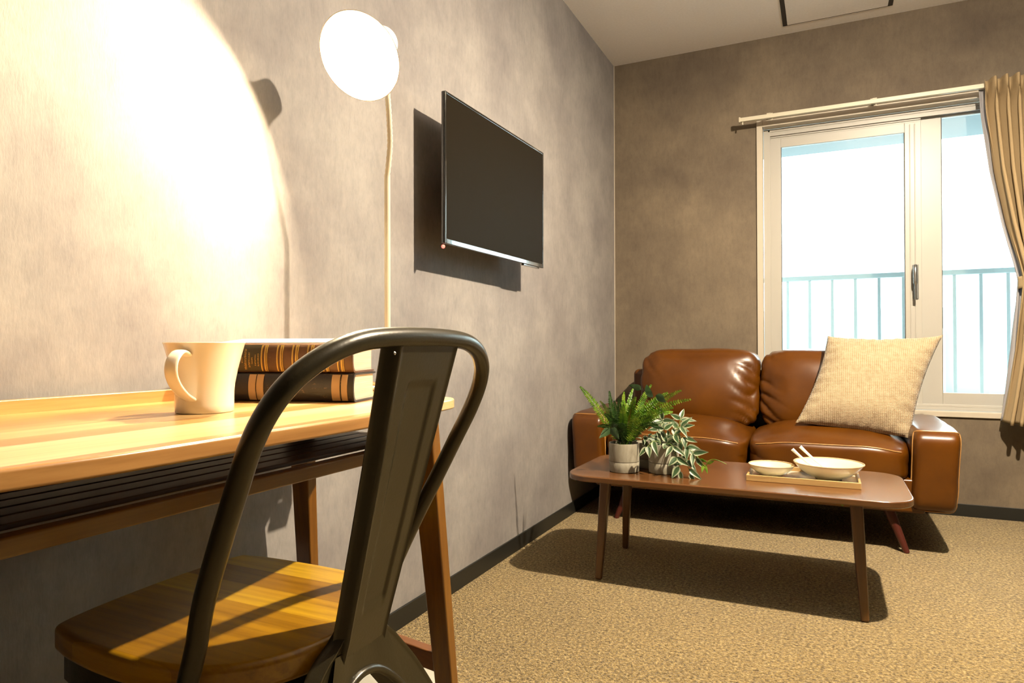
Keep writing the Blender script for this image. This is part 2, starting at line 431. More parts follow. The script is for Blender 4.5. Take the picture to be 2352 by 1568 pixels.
def struct(name, bm, m, parent=None, **kw):
    o = obj(name, bm, m, parent, **kw)
    if parent is None: o['kind'] = 'structure'
    return o

# ------------------------------------------------------------------ room shell
T = .16
WX0, WX1, WZ0, WZ1 = .815, 2.42, .49, 2.038        # window opening in the far wall
b = bm_new(); box(b, -T, 0, BK - T, L + T, 0, HC); struct('wall_left', b, M['wall'])
b = bm_new(); box(b, RW, RW + T, BK - T, L + T, 0, HC); struct('wall_right', b, M['wall_dim'])  # unseen right and back walls, colour darkened only to cut bounced light
b = bm_new(); box(b, 0, RW, BK - T, BK, 0, HC); struct('wall_back', b, M['wall_dim'])
b = bm_new()
def wall_with_hole(bm):
    xs = [0, WX0, WX1, RW]; zs = [0, WZ0, WZ1, HC]
    for ys, fl in ((L, 0), (L + T, 1)):
        for i in range(3):
            for j in range(3):
                if i == 1 and j == 1: continue
                q = [bm.verts.new((x, ys, z)) for x, z in ((xs[i], zs[j]), (xs[i + 1], zs[j]), (xs[i + 1], zs[j + 1]), (xs[i], zs[j + 1]))]
                bm.faces.new(q)
    for a, c in (((WX0, WZ0), (WX1, WZ0)), ((WX1, WZ0), (WX1, WZ1)), ((WX1, WZ1), (WX0, WZ1)), ((WX0, WZ1), (WX0, WZ0)), ((0, 0), (RW, 0)), ((RW, 0), (RW, HC)), ((RW, HC), (0, HC)), ((0, HC), (0, 0))):
        bm.faces.new([bm.verts.new(p) for p in ((a[0], L, a[1]), (c[0], L, c[1]), (c[0], L + T, c[1]), (a[0], L + T, a[1]))])
    bmesh.ops.remove_doubles(bm, verts=bm.verts, dist=1e-5)
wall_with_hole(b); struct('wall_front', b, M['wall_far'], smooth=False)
b = bm_new(); box(b, -T, RW + T, BK - T, L + T, -.1, 0); struct('floor', b, M['carpet'])
b = bm_new(); box(b, -T, RW + T, BK - T, L + T, HC, HC + .1); struct('ceiling', b, M['ceil'])
b = bm_new(); box(b, 0, .007, BK, L, 0, .060); struct('baseboard_left', b, M['base'], bevel=.002)
b = bm_new(); box(b, .007, RW - .007, L - .007, L, 0, .060); struct('baseboard_front', b, M['base'], bevel=.002)
b = bm_new(); box(b, RW - .007, RW, BK, L, 0, .060); struct('baseboard_right', b, M['base'], bevel=.002)
b = bm_new(); box(b, .007, RW - .007, BK, BK + .007, 0, .060); struct('baseboard_back', b, M['base'], bevel=.002)
b = bm_new(); box(b, 0, .004, L - .004, L, .062, HC); struct('trim_1', b, M['frame'])       # caulked wall corner

# ceiling hatch: square panel in a dark shadow gap
HX0, HX1, HY1 = .945, 1.445, 3.745
HY0 = HY1 - .5
b = bm_new()
for x0, x1, y0, y1 in ((HX0, HX1, HY1 - .006, HY1), (HX0, HX1, HY0, HY0 + .006), (HX0, HX0 + .021, HY0, HY1), (HX1 - .021, HX1, HY0, HY1)): box(b, x0, x1, y0, y1, HC - .003, HC + .001)
hatch = struct('trim_2', b, M['dark'])
b = bm_new(); box(b, HX0 + .022, HX1 - .022, HY0 + .007, HY1 - .007, HC - .004, HC + .001); obj('hatch_panel', b, M['ceil'], hatch)

# ------------------------------------------------------------------ window
win = thing('window_1', (1.6, L, WZ0), 'cream framed sliding window', 'window'); del win['category']; del win['label']; win['kind'] = 'structure'
b = bm_new()
fx0, fx1, fz0, fz1, fy = .803, 2.432, .478, 2.050, L - .012
for x0, x1, z0, z1 in ((fx0, fx0 + .030, fz0, fz1), (fx1 - .030, fx1, fz0, fz1), (fx0 + .030, fx1 - .030, fz1 - .036, fz1), (fx0 + .030, fx1 - .030, fz0, fz0 + .026)): box(b, x0, x1, fy, L + .05, z0, z1)
obj('window_casing', b, M['frame'], win, bevel=.002)
# inner aluminium frame with stepped tracks
b = bm_new()
ix0, ix1, iz0, iz1 = .834, 2.401, .505, 2.012
box(b, ix0, ix0 + .034, L + .05, L + .13, iz0, iz1); box(b, .868, 1.578, L + .062, L + .082, 1.957, 1.999)
for zz in (1.966, 1.984): box(b, .868, 1.578, L + .056, L + .062, zz, zz + .006)
box(b, ix1 - .022, ix1, L + .05, L + .13, iz0, iz1)
box(b, ix0 + .022, ix1 - .022, L + .05, L + .13, iz1 - .014, iz1); box(b, ix0 + .022, ix1 - .022, L + .05, L + .13, iz0, iz0 + .016)
for y in (.052, .080, .112): box(b, ix0 + .022, ix1 - .022, L + y, L + y + .006, iz1 - .036, iz1 - .014); box(b, ix0 + .022, ix1 - .022, L + y, L + y + .006, iz0 + .016, iz0 + .028)
obj('track_frame', b, M['frame_in'], win, bevel=.0015)
def sash(x0, x1, y0, y1, z0, z1, ls, rs, handle):
    b = bm_new(); tr, br = (.048, .060) if handle else (.030, .060)
    box(b, x0, x0 + ls, y0, y1, z0, z1); box(b, x1 - rs, x1, y0, y1, z0, z1)
    box(b, x0 + ls, x1 - rs, y0, y1, z1 - tr, z1); box(b, x0 + ls, x1 - rs, y0, y1, z0, z0 + br)
    # ridges on the meeting stile
    for k in (.012, .030): box(b, x1 - rs + k * rs / .06 + .006, x1 - rs + k * rs / .06 + .011, y0 - .004, y0, z0 + .01, z1 - .01)
    s = obj('sash', b, M['frame_in'], win, bevel=.002)
    b = bm_new(); ym = (y0 + y1) / 2; box(b, x0 + ls - .004, x1 - rs + .004, ym - .003, ym + .003, z0 + br - .004, z1 - tr + .004)
    obj('pane', b, M['glass'], s)
    b = bm_new()
    for (a0, a1, c0, c1) in ((x0 + ls, x0 + ls + .003, z0 + br, z1 - tr), (x1 - rs - .003, x1 - rs, z0 + br, z1 - tr)): box(b, a0, a1, ym - .008, ym + .008, c0, c1)
    obj('gasket', b, M['rubber'], s)
    return s
s1 = sash(.867, 1.578, L + .056, L + .080, .530, 1.957, .055, .072, True)
s2 = sash(1.560, 2.380, L + .086, L + .110, .530, 1.999, .108, .062, False)
b = bm_new()
hx = 1.550
box(b, hx - .013, hx + .013, L + .050, L + .056, 1.06, 1.235)
obj('lock_plate', b, M['steel'], s1, bevel=.002)
b = bm_new()
tube(b, catmull([(hx, L + .052, 1.222), (hx - .004, L + .02, 1.225), (hx - .006, L + .006, 1.20), (hx - .005, L + .006, 1.13), (hx - .003, L + .014, 1.055)], 8), [.008] * 8 + [.010] * 16 + [.006] * 9, 10)
obj('lever_handle', b, M['steel'], s1)

# ------------------------------------------------------------------ curtain rail and curtain
rail = thing('curtain_rail', (1.6, L, 2.02), 'slim cream curtain rail mounted on the wall above the window', 'curtain rail')
b = bm_new(); box(b, .728, 2.62, L - .100, L - .080, 2.031, 2.052); obj('track', b, M['cream'], rail, bevel=.002)
for x in (.872, 1.365, 1.86, 2.5):
    b = bm_new(); box(b, x - .010, x + .010, L - .1, L, 2.052, 2.057); box(b, x - .014, x + .014, L - .006, L, 2.045, 2.086); obj('bracket', b, M['cream'], rail, bevel=.001)
b = bm_new(); box(b, .722, .730, L - .103, L - .077, 2.028, 2.055); box(b, .738, .744, L - .094, L - .088, 2.015, 2.031); obj('end_cap', b, M['cream'], rail, bevel=.001)

cur = thing('curtain', (2.15, L - .09, .47), 'beige pleated curtain tied back at the right side of the window', 'curtain')
ZT, ZB, ZTIE = 2.060, .468, 1.13
def cur_edges(z):
    zl = [.468, .605, .811, 1.0, 1.13, 1.223, 1.391, 1.644, 1.9, 2.085]
    xl = [1.878, 1.900, 1.930, 1.948, 1.955, 1.936, 1.898, 1.852, 1.822, 1.812]
    xr = [2.40, 2.36, 2.30, 2.22, 2.17, 2.22, 2.33, 2.44, 2.52, 2.56]
    return interp(z, zl, xl), interp(z, zl, xr)
def cur_pt(u, v, off=0):
    z = ZB + (ZT - ZB) * v; xl, xr = cur_edges(z)
    k = 17; w = xr - xl
    ph = 2 * PI * k * u
    tie = math.exp(-((z - ZTIE) / .16) ** 2)
    head = sstep(1.93, 2.04, z)
    amp = (.034 + .010 * math.sin(u * 9 + 1)) * (1 - .45 * tie)
    wig = .5 * math.sin(z * 5 + u * 8) * (1 - head)
    s = math.sin(ph + wig)
    x = xl + w * u + .010 * math.sin(2 * (ph + wig)) * (1 - head)
    w_ = 0
    s = s * (1 - head) + (math.copysign(abs(s) ** .6, s)) * head
    lowf = .035 * (1 - sstep(.468, 1.0, z)) * sstep(.02, .25, u)
    y = L - .112 - .016 * head + (amp * (1 - .35 * head)) * s - .028 * tie - lowf - off - .012 * sstep(0, .08, u)
    if v < .01: z += .006 * math.sin(ph)
    return Vector((x, y, z))
b = bm_new(); grid(b, lambda u, v: cur_pt(u, v), 260, 90); cl = obj('cloth', b, M['curtain'], cur, angle=80)
sm = cl.modifiers.new('thick', 'SOLIDIFY'); sm.thickness = .0016
b = bm_new()
def lin(u, v):
    z = ZB + .006 + (ZT - .03 - ZB) * v; xl, xr = cur_edges(z)
    x = xl - .012 * sstep(.468, .9, z) + (xr - xl) * .8 * u
    return Vector((x - .004, L - .068 + .008 * math.sin(u * 60 + z * 3) - .02 * math.exp(-((z - ZTIE) / .16) ** 2), z))
grid(b, lin, 120, 60); ln = obj('lining', b, M['lining'], cur, angle=80)
sm = ln.modifiers.new('thick', 'SOLIDIFY'); sm.thickness = .001
b = bm_new(); pts = []
for k in range(40):
    a = 2 * PI * k / 40; pts.append((2.062 + .128 * math.cos(a), L - .105 + .052 * math.sin(a), ZTIE + .015 + .035 * math.cos(a)))
def tie_f(u, v):
    a = 2 * PI * u; return Vector((2.062 + .126 * math.cos(a), L - .110 + .055 * math.sin(a), ZTIE + .012 + .03 * math.cos(a) + .055 * (v - .5)))
grid(b, tie_f, 60, 4); tb = obj('tieback', b, M['curtain'], cur); sm = tb.modifiers.new('thick', 'SOLIDIFY'); sm.thickness = .003

# ------------------------------------------------------------------ balcony and what stands opposite
bal = thing('balcony_railing', (1.9, 4.9, .02), 'white metal balcony railing with thin upright bars outside the window', 'railing')
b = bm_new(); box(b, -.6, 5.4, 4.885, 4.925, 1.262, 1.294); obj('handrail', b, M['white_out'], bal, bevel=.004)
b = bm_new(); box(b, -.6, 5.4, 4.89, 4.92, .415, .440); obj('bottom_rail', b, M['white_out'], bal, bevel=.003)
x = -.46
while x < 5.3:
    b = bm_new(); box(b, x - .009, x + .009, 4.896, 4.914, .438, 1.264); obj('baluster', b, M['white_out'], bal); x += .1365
b = bm_new(); box(b, -.6, 5.4, 4.85, 4.96, .02, .12)
for x in (-.5, 2.45, 5.3): box(b, x - .018, x + .018, 4.888, 4.922, .12, .42)
obj('kerb', b, M['white_out'], bal)
b = bm_new(); box(b, -1.5, 6.0, L + T, 5.0, -.16, .02); tag(obj('balcony_floor', b, M['pale_out'], loc=(2, 4.4, -.16)), 'pale balcony floor slab outside the window', 'balcony floor')['kind'] = 'structure'
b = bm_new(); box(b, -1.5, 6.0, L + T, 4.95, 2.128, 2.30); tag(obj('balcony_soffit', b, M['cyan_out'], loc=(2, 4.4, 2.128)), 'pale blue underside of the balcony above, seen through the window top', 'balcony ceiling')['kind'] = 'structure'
hs = thing('neighbouring_building', (1, 8.2, -3), 'bright white building across from the balcony, washed out by daylight', 'building')
b = bm_new(); box(b, -8, 9, 9.2, 14, -3, 6.5); obj('wall', b, M['pale_out'], hs)
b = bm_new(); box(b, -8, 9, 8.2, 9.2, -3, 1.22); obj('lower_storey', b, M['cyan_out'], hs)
for x in (-1.6, .2, 2.0, 3.8):
    b = bm_new(); box(b, x, x + .25, 8.12, 8.2, -3, 1.0); obj('pilaster', b, M['pale_out'], hs)
b = bm_new(); box(b, -8, 9, 8.05, 8.2, .1, .3); obj('ledge', b, M['pale_out'], hs)
b = bm_new(); box(b, -30, 30, 5.2, 40, -3.2, -3.0); g = obj('ground', b, M['pale_out'], loc=(0, 20, -3.2)); g['kind'] = 'structure'

# ------------------------------------------------------------------ television
tv = thing('television', (0, 2.09, 1.36), 'black flat screen television mounted on the left wall', 'television')
TVP = [Vector((.103, 1.722, 1.140)), Vector((.118, 2.456, 1.140)), Vector((.120, 2.474, 1.602)), Vector((.104, 1.722, 1.609))]
ey = (TVP[1] - TVP[0]).normalized(); W_ = .735; H_ = .462
ez = Vector((.004, 0, 1)).normalized(); ex = ey.cross(ez)
O_ = TVP[0]
def tvp(a, c, d): return O_ + ey * a + ez * c + ex * d
def tvbox(b, a0, a1, c0, c1, d0, d1):
    vs = [b.verts.new(tvp(a, c, d)) for d in (d0, d1) for c in (c0, c1) for a in (a0, a1)]
    for f in ((0, 2, 3, 1), (4, 5, 7, 6), (0, 1, 5, 4), (2, 6, 7, 3), (0, 4, 6, 2), (1, 3, 7, 5)): b.faces.new([vs[i] for i in f])
b = bm_new(); tvbox(b, 0, W_, 0, H_, -.012, -.001); tvbox(b, .06, W_ - .06, .05, H_ - .12, -.045, -.012); obj('body', b, M['tv'], tv, bevel=.003)
b = bm_new(); bz = .009
tvbox(b, 0, bz, 0, H_, -.001, .003); tvbox(b, W_ - bz, W_, 0, H_, -.001, .003); tvbox(b, bz, W_ - bz, H_ - bz, H_, -.001, .003); tvbox(b, bz, W_ - bz, 0, .016, -.001, .003)
obj('bezel', b, M['tv'], tv, bevel=.0022, seg=3)
b = bm_new(); tvbox(b, bz, W_ - bz, .016, H_ - bz, -.001, .0012); obj('screen', b, M['screen'], tv)
b = bm_new(); tvbox(b, .56, .70, -.006, 0, -.012, .0); obj('speaker_strip', b, M['tv'], tv, bevel=.001)
b = bm_new(); lathe(b, [(.0001, -.006), (.0042, -.0045), (.006, 0), (.0042, .0045), (.0001, .006)], tvp(.004, -.009, -.006), 16); obj('standby_light', b, M['led'], tv)
b = bm_new(); box(b, 0, .062, 2.0, 2.2, 1.28, 1.48); box(b, .0, .012, 1.95, 2.25, 1.24, 1.52); obj('wall_bracket', b, M['black'], tv, bevel=.002)

# ------------------------------------------------------------------ desk
desk = thing('desk', (.27, .60, 0), 'honey wood desk with rounded boat shaped top and dark slatted shelf below', 'desk')
DZ, DT = .730, .020
half = [(.540, .60), (.542, .72), (.538, .82), (.524, .93), (.507, 1.04), (.498, 1.10), (.484, 1.122), (.460, 1.135), (.36, 1.190), (.26, 1.235), (.19, 1.262), (.13, 1.272), (.09, 1.262), (.060, 1.22), (.045, 1.12), (.036, .95), (.028, .78), (.022, .60)]
hv = [Vector((p[0], p[1], 0)) for p in half]
rc = catmull(hv, 5)
outline = [(p.x, p.y) for p in rc] + [(p.x, 1.20 - p.y) for p in rc[::-1][1:-1]]
b = bm_new(); prism(b, outline, DZ - DT, DZ); obj('desktop', b, M['desk'], desk, bevel=.004, seg=3)
# raised gallery along the back edge, fading out on the sides
back = [p for p in rc if p.x < .30 and p.y > .6]
path = back[:] + [Vector((p.x, 1.2 - p.y, 0)) for p in back[::-1][1:]]
b = bm_new(); n = len(path); ringv = []
for i, p in enumerate(path):
    a, c = path[max(i - 1, 0)], path[min(i + 1, n - 1)]; t = (c - a).normalized(); nn = Vector((t.y, -t.x, 0))
    ctr = Vector((.27, .6, 0)); 
    if nn.dot(ctr - p) < 0: nn = -nn
    fade = min(1, i / 9, (n - 1 - i) / 9); h = max(.0015, .021 * sstep(0, 1, fade))
    q0 = p + nn * .0015; q1 = p + nn * .017
    ringv.append([b.verts.new((q0.x, q0.y, DZ - .001)), b.verts.new((q1.x, q1.y, DZ - .001)), b.verts.new((q1.x, q1.y, DZ + h)), b.verts.new((q0.x, q0.y, DZ + h))])
for A, B_ in zip(ringv, ringv[1:]):
    for k in range(4): b.faces.new((A[k], A[(k + 1) % 4], B_[(k + 1) % 4], B_[k]))
b.faces.new(ringv[0]); b.faces.new(ringv[-1][::-1])
obj('back_lip', b, M['desk'], desk, bevel=.0025, seg=2)
# rails and slatted shelf
RZ0, RZ1 = .630, .651
b = bm_new(); box(b, .422, .443, .10, 1.08, RZ0, RZ1); obj('front_rail', b, M['rail'], desk, bevel=.003)
b = bm_new(); box(b, .085, .105, .10, 1.10, RZ0, RZ1); obj('back_rail', b, M['rail'], desk, bevel=.003)
for y in (.08, 1.12):
    b = bm_new(); beam(b, (.09, y, .647), (.44, y - (.03 if y > .6 else -.03), .647), .022, .012, .022, .012, (0, 1, 0)); obj('shelf_end', b, M['slat'], desk, bevel=.002)
for k in range(8):
    x = .112 + k * .0392
    b = bm_new(); box(b, x, x + .0340, .09, 1.115 - .012 * k, .6515, .6585); obj('shelf_slat', b, M['slat'], desk, bevel=.002)
def desk_leg(top, foot, name='leg'):
    b = bm_new(); beam(b, foot, top, .034, .022, .052, .030, (1, 0, 0)); return obj(name, b, M['desk_leg'], desk, bevel=.004, seg=3)
for s in (1, -1):
    yy = lambda y: y if s > 0 else 1.2 - y
    desk_leg((.470, yy(1.035), DZ - DT), (.498, yy(1.105), 0)); desk_leg((.105, yy(1.115), DZ - DT), (.078, yy(1.185), 0))
    b = bm_new(); beam(b, (.075, yy(1.160), .232), (.485, yy(1.085), .232), .024, .036, .024, .036, (0, 1, 0)); obj('stretcher', b, M['desk_x'], desk, bevel=.003)
    b = bm_new(); box(b, .13, .45, yy(1.055) - .012, yy(1.055) + .012, .675, DZ - DT); obj('top_support', b, M['slat'], desk, bevel=.002)

# pale panel on the floor
b = bm_new(); box(b, .02, .285, 1.12, 1.485, .001, .012); tag(obj('floor_panel', b, M['matgrey'], loc=(.15, 1.3, 0), bevel=.003), 'pale grey flat panel lying on the carpet under the right end of the desk', 'panel')

# ------------------------------------------------------------------ mug
mc = Vector((.279, .722, DZ))
mug = thing('mug', mc, 'cream ceramic mug with loop handle standing on the desk beside the books', 'mug')
MS = 1.05
outp = [(.0375, 0), (.0395, .0015), (.0398, .012), (.0400, .030), (.0412, .042), (.0450, .062), (.0500, .082), (.0545, .0990), (.0556, .1010)]
inp = [(.0548, .1018), (.0532, .0990), (.0480, .080), (.0425, .060), (.0380, .042), (.0365, .020), (.0340, .010), (.0001, .008)]
b = bm_new(); lathe(b, [(q[0] * MS, q[1] * MS) for q in outp + inp], mc, 72, cap1=True); obj('cup', b, M['mug'], mug, angle=60)
hd = (Vector((1.143, 0, 0)) - Vector((mc.x, mc.y, 0))).normalized()
left = Vector((-math.cos(yaw), -math.sin(yaw), 0))
hdir = (hd * .90 + left * .43).normalized()
side = Vector((-hdir.y, hdir.x, 0))
hp = catmull([mc + hdir * (MS * a) + Vector((0, 0, MS * c)) for a, c in ((.0480, .084), (.066, .0885), (.082, .078), (.086, .062), (.077, .045), (.058, .030), (.0385, .021))], 8)
b = bm_new(); n = len(hp); rings = []
for i, p in enumerate(hp):
    t = (hp[min(i + 1, n - 1)] - hp[max(i - 1, 0)]).normalized(); nn = t.cross(side).normalized()
    w = .0095; th = .0032
    rings.append([b.verts.new(p + side * (w * math.cos(a)) + nn * (th * math.copysign(abs(math.sin(a)) ** .6, math.sin(a)))) for a in [2 * PI * k / 16 for k in range(16)]])
for A, B_ in zip(rings, rings[1:]):
    for k in range(16): b.faces.new((A[k], A[(k + 1) % 16], B_[(k + 1) % 16], B_[k]))
b.faces.new(rings[0][::-1]); b.faces.new(rings[-1])
obj('handle', b, M['mug'], mug, angle=60)

# ------------------------------------------------------------------ books
def book(name, corner, ang, length, width, thick, z0, spine_m, label, bands, texts, labels_faces=None, swell=0, board=None):
    """spine runs from corner towards -length direction; corner is the right hand spine corner nearest the camera"""
    ca, sa = math.cos(ang), math.sin(ang)
    ex = Vector((ca, sa, 0)); eyy = Vector((-sa, ca, 0))
    base = Vector((corner[0], corner[1], z0))
    P = lambda a, d, z: base - ex * a + eyy * d + Vector((0, 0, z * (1 + swell / thick * d / width)))
    t = thing(name, P(length / 2, width / 2, 0), label, 'book', 'old leather books stacked on the desk')
    cov = .0032; b = bm_new()
    # case: rounded spine + two boards as one C profile swept along the spine length
    prof = [(width, 0), (.012, 0)] + [(.010 - .010 * math.sin(PI * k / 12), thick / 2 - (thick / 2) * math.cos(PI * k / 12)) for k in range(0, 13)] + [(.012, thick), (width, thick), (width, thick - cov), (.014, thick - cov)] + [(.0135 - .0095 * math.sin(PI * k / 12), thick / 2 + (thick / 2 - cov) * math.cos(PI * k / 12)) for k in range(0, 13)] + [(.014, cov), (width, cov)]
    A = [b.verts.new(P(0, d, z)) for d, z in prof]; B_ = [b.verts.new(P(length, d, z)) for d, z in prof]; n = len(prof)
    for k in range(n): b.faces.new((A[k], A[(k + 1) % n], B_[(k + 1) % n], B_[k]))
    half_ = n // 2
    for S in (A, B_):
        # close the C profile as strips between outer and inner outlines
        outer = S[:17]; inner = S[17:][::-1]
        m_ = min(len(outer), len(inner))
        for k in range(m_ - 1): b.faces.new((outer[k], outer[k + 1], inner[k + 1], inner[k]))
    obj('cover', b, spine_m, t, angle=30)
    b = bm_new(); A = []
    def pbox(a0, a1, d0, d1, z0_, z1_):
        vs = [b.verts.new(P(a, d, z)) for z in (z0_, z1_) for d in (d0, d1) for a in (a0, a1)]
        for f in ((0, 2, 3, 1), (4, 5, 7, 6), (0, 1, 5, 4), (2, 6, 7, 3), (0, 4, 6, 2), (1, 3, 7, 5)): b.faces.new([vs[i] for i in f])
    pbox(.004, length - .004, .010, width - .005, cov, thick - cov); obj('page_block', b, M['pages'], t)
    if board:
        b = bm_new(); pbox(-.0005, length + .0005, .013, width + .001, thick - .0005, thick + .0012); obj('upper_board_glare', b, board, t)  # pale sheet: lamp highlight on the top board put into its colour
    def spine_xy(z): 
        c_ = max(-1, min(1, (thick / 2 - z) / (thick / 2))); k = math.acos(c_); return .010 - .010 * math.sin(k)
    def patch(b, a0, a1, z0_, z1_, lift):
        nz = 10
        V = [[b.verts.new(P(a, spine_xy(z0_ + (z1_ - z0_) * j / nz) - lift, z0_ + (z1_ - z0_) * j / nz)) for j in range(nz + 1)] for a in (a0, a1)]
        W = [[b.verts.new(P(a, spine_xy(z0_ + (z1_ - z0_) * j / nz) + .001, z0_ + (z1_ - z0_) * j / nz)) for j in range(nz + 1)] for a in (a0, a1)]
        for j in range(nz):
            b.faces.new((V[0][j], V[1][j], V[1][j + 1], V[0][j + 1]))
            for q in (0, 1): b.faces.new((V[q][j], W[q][j], W[q][j + 1], V[q][j + 1]))
    if labels_faces:
        b = bm_new(); patch(b, labels_faces[0], labels_faces[1], .002, thick - .002, .0006); obj('title_label', b, M['spine1b'], t)
    for a0, a1, m_ in bands:
        b = bm_new(); patch(b, a0, a1, .0025, thick - .0025, .0011); obj('spine_band', b, M['gilt'] if m_ == 'g' else M['tanband'], t)
    if texts:
        b = bm_new(); texts(b, P, spine_xy, thick); obj('spine_lettering', b, M['gilt'], t)
    return t
def glyph_column(b, P, sp, thick, a, hgt, z0_, z1_, seed, dens=.8):
    """a line of tiny gilt lettering that runs up the spine, at distance a from the right end"""
    rnd = random.Random(seed); z = z0_
    while z < z1_ - .001:
        h = rnd.uniform(.0012, .0022)
        for q in range(2):
            aa = a + rnd.uniform(0, hgt * .55); w = hgt * rnd.uniform(.25, .5)
            zz = z + rnd.uniform(0, h * .4)
            vs = [b.verts.new(P(x, sp(zc) - .0016, zc)) for x, zc in ((aa, zz), (aa + w, zz), (aa + w, zz + h * .45), (aa, zz + h * .45))]; b.faces.new(vs)
        vs = [b.verts.new(P(x, sp(zc) - .0016, zc)) for x, zc in ((a, z), (a + hgt, z), (a + hgt, z + h * .3), (a, z + h * .3))]; b.faces.new(vs)
        z += h * 1.25
def text_top(b, P, sp, thick):
    for a, hg, z0_, z1_, s in ((.181, .0034, .012, .036, 1), (.187, .003, .013, .034, 2), (.1935, .003, .016, .030, 3), (.199, .0036, .010, .038, 4), (.206, .0048, .006, .044, 5), (.2135, .003, .018, .030, 6), (.221, .0042, .010, .040, 7), (.2285, .0026, .012, .036, 8), (.234, .0036, .010, .034, 9)):
        glyph_column(b, P, sp, thick, a, hg, z0_, z1_, s)
def text_bottom(b, P, sp, thick):
    # vertical row of plain serif capitals reading up the spine
    pat = {'B': ['111', '101', '111', '101', '111'], 'I': ['010', '010', '010', '010', '010'], 'L': ['100', '100', '100', '100', '111'], 'O': ['111', '101', '101', '101', '111'], 'G': ['111', '100', '101', '101', '111'], 'R': ['110', '101', '110', '101', '101'], 'A': ['010', '101', '111', '101', '101']}
    z = .0075
    for ch in 'BLIIOGRA':
        # letter rotated so that its top points to the right end of the spine... drawn as small bars
        for r_, row in enumerate(pat[ch]):
            for c_, v_ in enumerate(row):
                if v_ == '1':
                    a0 = .2405 + r_ * .0017; z0_ = z + c_ * .0011
                    vs = [b.verts.new(P(x, sp(zc) - .0016, zc)) for x, zc in ((a0, z0_), (a0 + .0016, z0_), (a0 + .0016, z0_ + .0010), (a0, z0_ + .0010))]; b.faces.new(vs)
        z += .0047
BA = .262
bands_bottom = [(.0115, .0225, 't'), (.0255, .041, 't'), (.1735, .187, 't'), (.189, .203, 't')]
book('book', (.385, .944), BA, .270, .105, .0515, DZ + .0005, M['spine2'], 'lower of the two stacked books on the desk, black worn spine with tan bands', bands_bottom, text_bottom)
bt = []
for c in (.017, .046, .075, .1045, .1345, .1655): bt += [(c, c + .0014, 'g'), (c + .0026, c + .0056, 'g'), (c + .0098, c + .0124, 'g')]
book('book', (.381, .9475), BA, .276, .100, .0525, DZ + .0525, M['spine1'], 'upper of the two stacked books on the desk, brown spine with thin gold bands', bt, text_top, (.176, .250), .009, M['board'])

# ------------------------------------------------------------------ desk lamp
PX, PY = .222, 1.262
lamp = thing('desk_lamp', (PX, PY, DZ), 'lit white desk lamp with tall pole and gooseneck at the right end of the desk', 'lamp')
b = bm_new(); tube(b, [(PX, PY - .03, DZ), (PX, PY - .03, DZ + .001)], .001, 4); b.free()
b = bm_new(); box(b, PX - .022, PX + .022, PY - .045, PY + .016, DZ + .0005, DZ + .010); box(b, PX - .022, PX + .022, PY + .003, PY + .016, DZ - .05, DZ + .001); box(b, PX - .022, PX + .022, PY - .035, PY + .016, DZ - .056, DZ - .045); obj('clamp', b, M['lampwhite'], lamp, bevel=.003)
b = bm_new(); tube(b, [(PX, PY + .009, DZ + .010), (PX, PY + .009, 1.228)], .0068, 16); obj('pole', b, M['cream'], lamp)
Dd = .0605; RR = .094
disc = LAMP_P + LAMP_AX * Dd
backp = LAMP_P - LAMP_AX * .060
neck = catmull([(PX, PY + .009, 1.225), (.236, 1.262, 1.29), (.243, 1.250, 1.345), (.248, 1.236, 1.40), (.248, 1.224, 1.45), (.243, 1.228, 1.495), tuple(backp)], 14)
b = bm_new(); tube(b, neck, [.0062 + .0007 * math.sin(i * 2.3) for i in range(len(neck))], 12); obj('gooseneck', b, M['cream'], lamp)
b = bm_new()
prof = [(.018, -.066), (.034, -.062), (.037, -.046), (.040, -.024), (.058, .006), (.079, .034), (RR, Dd), (RR - .0022, Dd), (.0768, .034), (.0555, .006), (.0375, -.024), (.0345, -.042), (.0001, -.048)]
lathe(b, prof, LAMP_P, 64, axis=LAMP_AX); obj('lamp_shade', b, M['lampwhite'], lamp, angle=50)
b = bm_new()
lathe(b, [(.0135, -.042), (.0135, -.020), (.0150, -.018), (.0200, -.010), (.0215, 0), (.0200, .010), (.0140, .018), (.0001, .0215)], LAMP_P, 32, axis=LAMP_AX); obj('bulb', b, M['bulb'], lamp)

# ------------------------------------------------------------------ chair
CY = .700
chair = thing('chair', (.40, CY, 0), 'olive metal chair with wooden seat and tall centre slat pushed under the desk', 'chair')
SZ = .462
